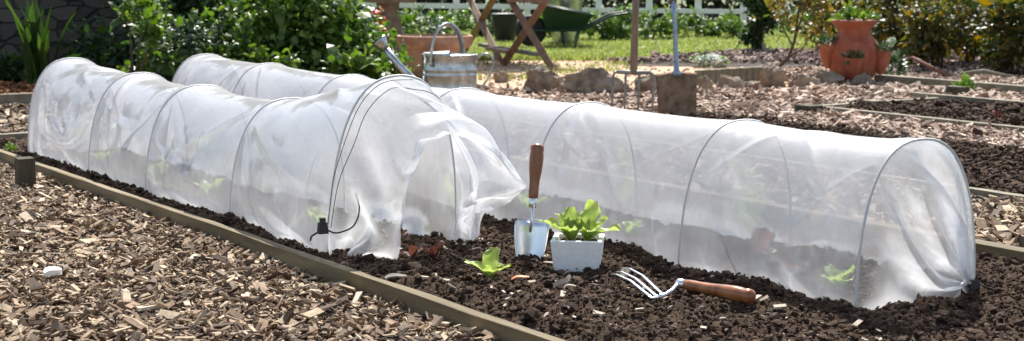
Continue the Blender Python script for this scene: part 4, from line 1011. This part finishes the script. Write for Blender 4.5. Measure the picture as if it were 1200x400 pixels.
shrub('yellow_green_shrub', 158, 116, .22, .15, .62, 420, L_bright, 'sparse yellow green sprigs rising over the dark shrub', .06, 13, group=gA, lump=.8, shell=.8)
shrub('tall_dark_shrub', 215, 92, .55, .3, .95, 2400, L_dark, 'tall dark shrub against the stone wall behind the white edged one', .06, 14, group=gA)
shrub('leafy_shrub', 285, 104, .36, .3, .56, 2400, L_mid, 'mid green leafy shrub in the gap left of the ivy bush', .05, 15, group=gA)
shrub('ivy_bush', 352, 108, .46, .35, .74, 6000, L_mid, 'big ivy like bush with glossy leaves in the middle of the shrubs', .045, 16, group=gA, ratio=.8)
shrub('ivy_bush', 405, 106, .34, .25, .36, 3000, L_mid, 'lower right flank of the ivy bush next to the can spout', .045, 17, group=gA, ratio=.8)
shrub('nettle_clump', 412, 116, .26, .1, .24, 700, L_bright, 'low bright green leaves along the top of the tunnel near the can', .06, 18, group=gA, ratio=.75)
shrub('nettle_clump', 300, 118, .40, .1, .26, 500, L_bright, 'bright low sprigs in front of the leafy shrub', .055, 19, group=gA, ratio=.7)
shrub('climbing_sprigs', 262, 112, .34, .2, .9, 620, L_bright, 'thin yellow green climbing sprigs above the leafy shrub', .055, 20, group=gA, lump=.9, shell=.75)
shrub('corner_fern', 8, 104, .14, .1, .22, 300, L_dark, 'small dark fern at the left picture edge', .06, 21, group=gA)
q = at(262, 100); T = thing('bare_sapling', 'thin bare forked sapling among the shrubs', 'sapling', (q[0], q[1], 0))
MB().tube([(0, 0, 0), (-.02, 0, .3), (.02, 0, .55), (.05, 0, .9)], [.014, .012, .010, .006], 8).build('trunk', M_stem, T, True)
MB().tube([(.0, 0, .4), (.1, 0, .55), (.24, 0, .72)], [.008, .006, .004], 6).build('branch', M_stem, T, True)
q = at(312, 84); T = thing('clay_pot', 'weathered beige clay pot half hidden behind the ivy bush', 'pot', (q[0], q[1], 0))
autosmooth(MB().lathe([(.10, 0), (.15, .12), (.17, .30), (.14, .42), (.12, .46), (.14, .49), (.12, .50), (.10, .44)], 24).build('pot_body', mat_noise('beige_clay', [(.22, .15, .1), (.34, .24, .17)], 8, .9), T), 50)

gB = 'plants at the foot of the white fence'
import itertools
specs = [(395, 50, .35, .34, L_mid, 'green plant left of the stone mushroom by the fence'), (425, 47, .3, .36, L_varieg, 'greyish plant behind the stone mushroom'), (470, 52, .3, .33, L_mid, 'leafy plant right of the stone mushroom'),
         (498, 50, .28, .30, L_varieg, 'grey green plant behind the watering can handle'), (530, 46, .28, .28, L_mid, 'plant at the fence left of the table'), (572, 42, .25, .25, L_dark, 'dark plant behind the table legs'),
         (700, 46, .42, .26, L_bright, 'bright green clump behind the wheelbarrow handles'), (728, 46, .30, .27, L_mid, 'white flecked clump left of the fork handle'), (762, 45, .35, .24, L_bright, 'bright clump between fork handle and spade handle'),
         (800, 43, .35, .22, L_mid, 'green clump just behind the spade handle'), (838, 42, .35, .22, L_bright, 'bright clump at the fence right of the spade handle'), (866, 44, .25, .2, L_mid, 'small clump left of the dark rose bush'),
         (955, 42, .45, .34, L_mid, 'green clump between the rose bush and strawberry pot'), (1010, 42, .4, .36, L_olive, 'olive clump behind the strawberry pot by the fence'), (648, 43, .25, .22, L_mid, 'plant behind the wheelbarrow tray')]
for k, (px, py, r_, h_, lm, lab) in enumerate(specs):
    shrub('border_plant', px, py, r_, .25, h_, 620, lm, lab, .05, 40+k, group=gB, nst=4, extra=blossoms(14, M_flower, .012) if k in (3, 7, 9) else None)
# rose bush, small tree, olive shrubs at right
shrub('rose_bush', 888, 61, .20, .16, .62, 1100, L_dark, 'dark rose bush on a thick stem with one red bloom', .055, 60, z0=.08, extra=blossoms(1, M_red, .035))
q = at(888, 60); T = thing('thick_post_stem', 'thick dark trunk rising through the rose bush', 'trunk', (q[0], q[1]+.05, 0)); MB().tube([(0, 0, 0), (.01, 0, .3), (.04, 0, .9)], [.06, .045, .04], 10).build('trunk', M_stake, T, True)
q = at(914, 87)
T = thing('small_tree', 'small leaning tree with sparse yellow olive leaves', 'tree', (q[0], q[1], 0))
MB().tube([(0, 0, -.02), (.0, 0, .06), (.06, 0, .12), (.10, 0, .24), (.12, 0, .42), (.16, 0, .62)], [.018, .016, .014, .011, .008, .004], 8).build('trunk', M_stem, T, True)
for p_ in ([(.05, 0, .11), (.16, .02, .18), (.26, .03, .34)], [(.09, 0, .2), (.02, 0, .32), (-.03, 0, .5)], [(.11, 0, .3), (.22, -.03, .42), (.30, 0, .58)], [(.11, 0, .28), (.15, -.05, .45), (.2, -.06, .6)]):
    MB().tube(p_, [.008, .006, .003], 6).build('branch', M_stem, T, True)
nl = 520; C = np.array([(.26, .03, .34), (-.03, 0, .46), (.30, 0, .5), (.2, -.06, .52), (.1, 0, .38), (.16, 0, .6), (.36, 0, .44), (.05, .02, .58), (.22, 0, .66), (.33, .05, .30)])
P = C[rng.integers(0, len(C), nl)]+rng.normal(0, .055, (nl, 3)); V, F = leaf_cloud(P, .05, rng.normal(0, .7, (nl, 3))+np.array([0, 0, .1]), .45); mesh('crown', V, F, leafmat('leaves_yellow_olive', [(.05, .07, .014), (.13, .13, .025), (.26, .19, .04), (.07, .05, .02)], .45), T)
gC = 'olive leaved shrubs behind the far beds'
for k, (px, py, rx_, h_, nn_, lab) in enumerate([(1062, 68, .34, .62, 1500, 'olive shrub just right of the strawberry pot'), (1098, 82, .27, .60, 1500, 'olive shrub with a white bloom in front of its row'), (1138, 76, .30, .58, 1500, 'olive shrub with reddish leaves right of the white bloomed one'),
        (1182, 84, .30, .62, 1700, 'dense olive shrub nearest the right picture edge'), (1165, 64, .40, .66, 1500, 'olive shrub behind the dense right one'), (1215, 76, .35, .68, 1200, 'olive shrub cut by the right picture edge'), (1030, 60, .34, .62, 1000, 'olive shrub seen behind the strawberry pot neck'), (982, 57, .3, .5, 900, 'low olive shrub behind the small tree')]):
    shrub('olive_shrub', px, py, rx_, .25, h_, nn_, L_olive, lab, .06, 70+k, group=gC, lump=.5, extra=blossoms(3, M_flower, .022) if k in (1, 3, 4) else None, ratio=.42)
small_plant('white_flower_cushion', tuple(at(832, 77)), .15, .07, 420, L_mid, 'low cushion of white flowers at the edge of the terrace', 'flowers', M_flower, 230, .022, 5)

# strawberry pot
q = at(1004, 97)
T = thing('strawberry_pot', 'terracotta strawberry pot with flared rim and side pockets', 'strawberry pot', (q[0], q[1]+.12, 0))
pf = [(.10, 0), (.13, .03), (.165, .09), (.182, .16), (.178, .22), (.15, .275), (.118, .31), (.108, .335), (.112, .36), (.14, .385), (.152, .40), (.156, .415), (.140, .418), (.118, .39), (.09, .34)]
MB().lathe(pf, 48).build('pot_body', M_terra, T, True)
for az, z, rr in ((math.radians(190), .19, .058), (math.radians(-25), .15, .062), (math.radians(-100), .11, .058), (math.radians(95), .18, .055)):
    c = (math.cos(az)*.185, math.sin(az)*.185)
    autosmooth(MB().lathe([(.012, -.10), (rr*.62, -.06), (rr*.92, -.01), (rr*1.08, .045), (rr*1.14, .06), (rr, .06), (rr*.85, .03)], 24, c=(c[0], c[1], z)).build('pocket', M_terra, T), 50)
sp = np.array(T.location)
small_plant('pot_plant', (sp[0], sp[1], .39), .11, .07, 300, L_bright, 'green plant filling the mouth of the strawberry pot', 'plant', size=.04, seed=2)
for k, (az, z, lab) in enumerate(((math.radians(190), .24, 'plant in the left pocket of the strawberry pot'), (math.radians(-25), .2, 'plant in the right pocket of the strawberry pot'), (math.radians(-100), .15, 'plant in the front pocket of the strawberry pot'))):
    small_plant('pocket_plant', (sp[0]+math.cos(az)*.19, sp[1]+math.sin(az)*.19, z), .06, .05, 90, L_varieg, lab, 'plant', size=.035, seed=80+k, group='plants in the pot pockets')
small_plant('trailing_plant', tuple(at(1048, 93)), .07, .16, 180, L_varieg, 'grey green plant at the right foot of the strawberry pot', 'plant', size=.04, seed=90)
# driftwood on the chips
q = at(1092, 88); T = thing('fallen_stick', 'reddish stick leaning on the bark chips before the olive shrubs', 'stick', (q[0], q[1], 0))
MB().tube([(-.12, .1, .12), (0, 0, .05), (.09, -.1, .0)], [.012, .016, .018], 8).build('stick_wood', mat_noise('stick_bark', [(.14, .06, .04), (.24, .12, .08)], 20, .9), T, True)
q = at(1152, 92); MBt = MB().tube([(-.15, .03, .03), (0, 0, .05), (.16, -.04, .02)], [.012, .016, .010], 8).build('fallen_stick', M_boardfar, None, True); MBt.location = q; tag(MBt, 'pale grey stick lying on the chips at right', 'stick')
small_plant('red_weed', tuple(at(1168, 146)), .03, .05, 22, mat_island('red_leaves', [(.16, .03, .02), (.25, .08, .05)], .6), 'tiny red leaved seedling in the small far bed', 'seedling', size=.025, seed=91)
small_plant('green_weed', tuple(at(1128, 108)), .06, .05, 80, L_bright, 'small green weed beside the farthest timber board', 'weed', size=.04, seed=92)
small_plant('green_weed', tuple(at(12, 182)), .03, .04, 60, L_bright, 'tiny green weed near the stake at the left picture edge', 'weed', size=.02, seed=93)
small_plant('green_weed', tuple(at(826, 352)), .008, .02, 9, L_mid, 'tiny green weed in front of the hand fork handle', 'weed', size=.022, seed=94)

# white framed glass cold frame at the right edge
q = at(1215, 42)
T = thing('glass_frame', 'white framed green tinted glass structure at the upper right edge', 'cold frame', (q[0], q[1], 0))
m = MB(); m.box((0, 0, .17), (.9, .7, .20)); m.build('base', M_white, T, bevel=.01)
fr = [(-.36, -.33, .28), (.42, -.33, .28), (.42, .33, .7), (-.26, .33, .7)]
for i in range(4): MB().tube([fr[i], fr[(i+1) % 4]], .022, 8).build('frame_bar', M_white, T, True)
mesh('pane', fr, [(0, 1, 2, 3)], mat_noise('green_glass', [(.01, .06, .03), (.02, .10, .05)], 3, .1), T)

# far hedge
n = 26000; x = rng.uniform(-8, 12, n); y = 22.5+rng.normal(0, .45, n)+.5*fbm(x*.5, x*0, 2); z = rng.random(n)**.9*(2.0+1.0*fbm(x*.8, x*0+4, 3))
V, F = leaf_cloud(np.stack([x, y, z], 1), .13, None, .6); tag(mesh('far_hedge', V, F, L_hedge), 'dark unclipped hedge behind the white fence', 'hedge', kind='stuff')
m = MB(); 
# ------------------------------------------------------------ light, sky, camera
EL, AZ = math.radians(50), math.radians(6)    # sun stands ahead of the camera, AZ to the right
W = bpy.data.worlds.new('World'); S.world = W; W.use_nodes = True; nt = W.node_tree
sky = nt.nodes.new('ShaderNodeTexSky'); sky.sky_type = 'NISHITA'; sky.sun_disc = False; sky.sun_elevation = EL; sky.sun_rotation = AZ
hsv = nt.nodes.new('ShaderNodeHueSaturation'); hsv.inputs['Saturation'].default_value = .72; nt.links.new(sky.outputs[0], hsv.inputs['Color'])
nt.links.new(hsv.outputs[0], nt.nodes['Background'].inputs[0]); nt.nodes['Background'].inputs[1].default_value = .10
sd = Vector((math.sin(AZ)*math.cos(EL), math.cos(AZ)*math.cos(EL), math.sin(EL)))
L = bpy.data.lights.new('sun', 'SUN'); L.energy = 4.6; L.angle = math.radians(.53); L.color = (1, .955, .88)
lo = bpy.data.objects.new('sun', L); COL.objects.link(lo); lo.rotation_euler = (-sd).to_track_quat('-Z', 'Y').to_euler()
cam = bpy.data.cameras.new('camera'); co = bpy.data.objects.new('camera', cam); COL.objects.link(co)
co.location = (0, 0, HC); co.rotation_euler = (math.pi/2-TH, 0, 0)
cam.sensor_width = 36; cam.lens = FPX/1200*36; cam.clip_end = 2000; cam.clip_start = .05
cam.dof.use_dof = True; cam.dof.focus_distance = 4.2; cam.dof.aperture_fstop = 8
S.camera = co
S.view_settings.view_transform = 'Standard'; S.view_settings.look = 'None'; S.view_settings.gamma = 1; S.view_settings.exposure = 1.06
S.render.engine = 'CYCLES'; S.cycles.transparent_max_bounces = 24; S.cycles.max_bounces = 8; S.cycles.use_denoising = True
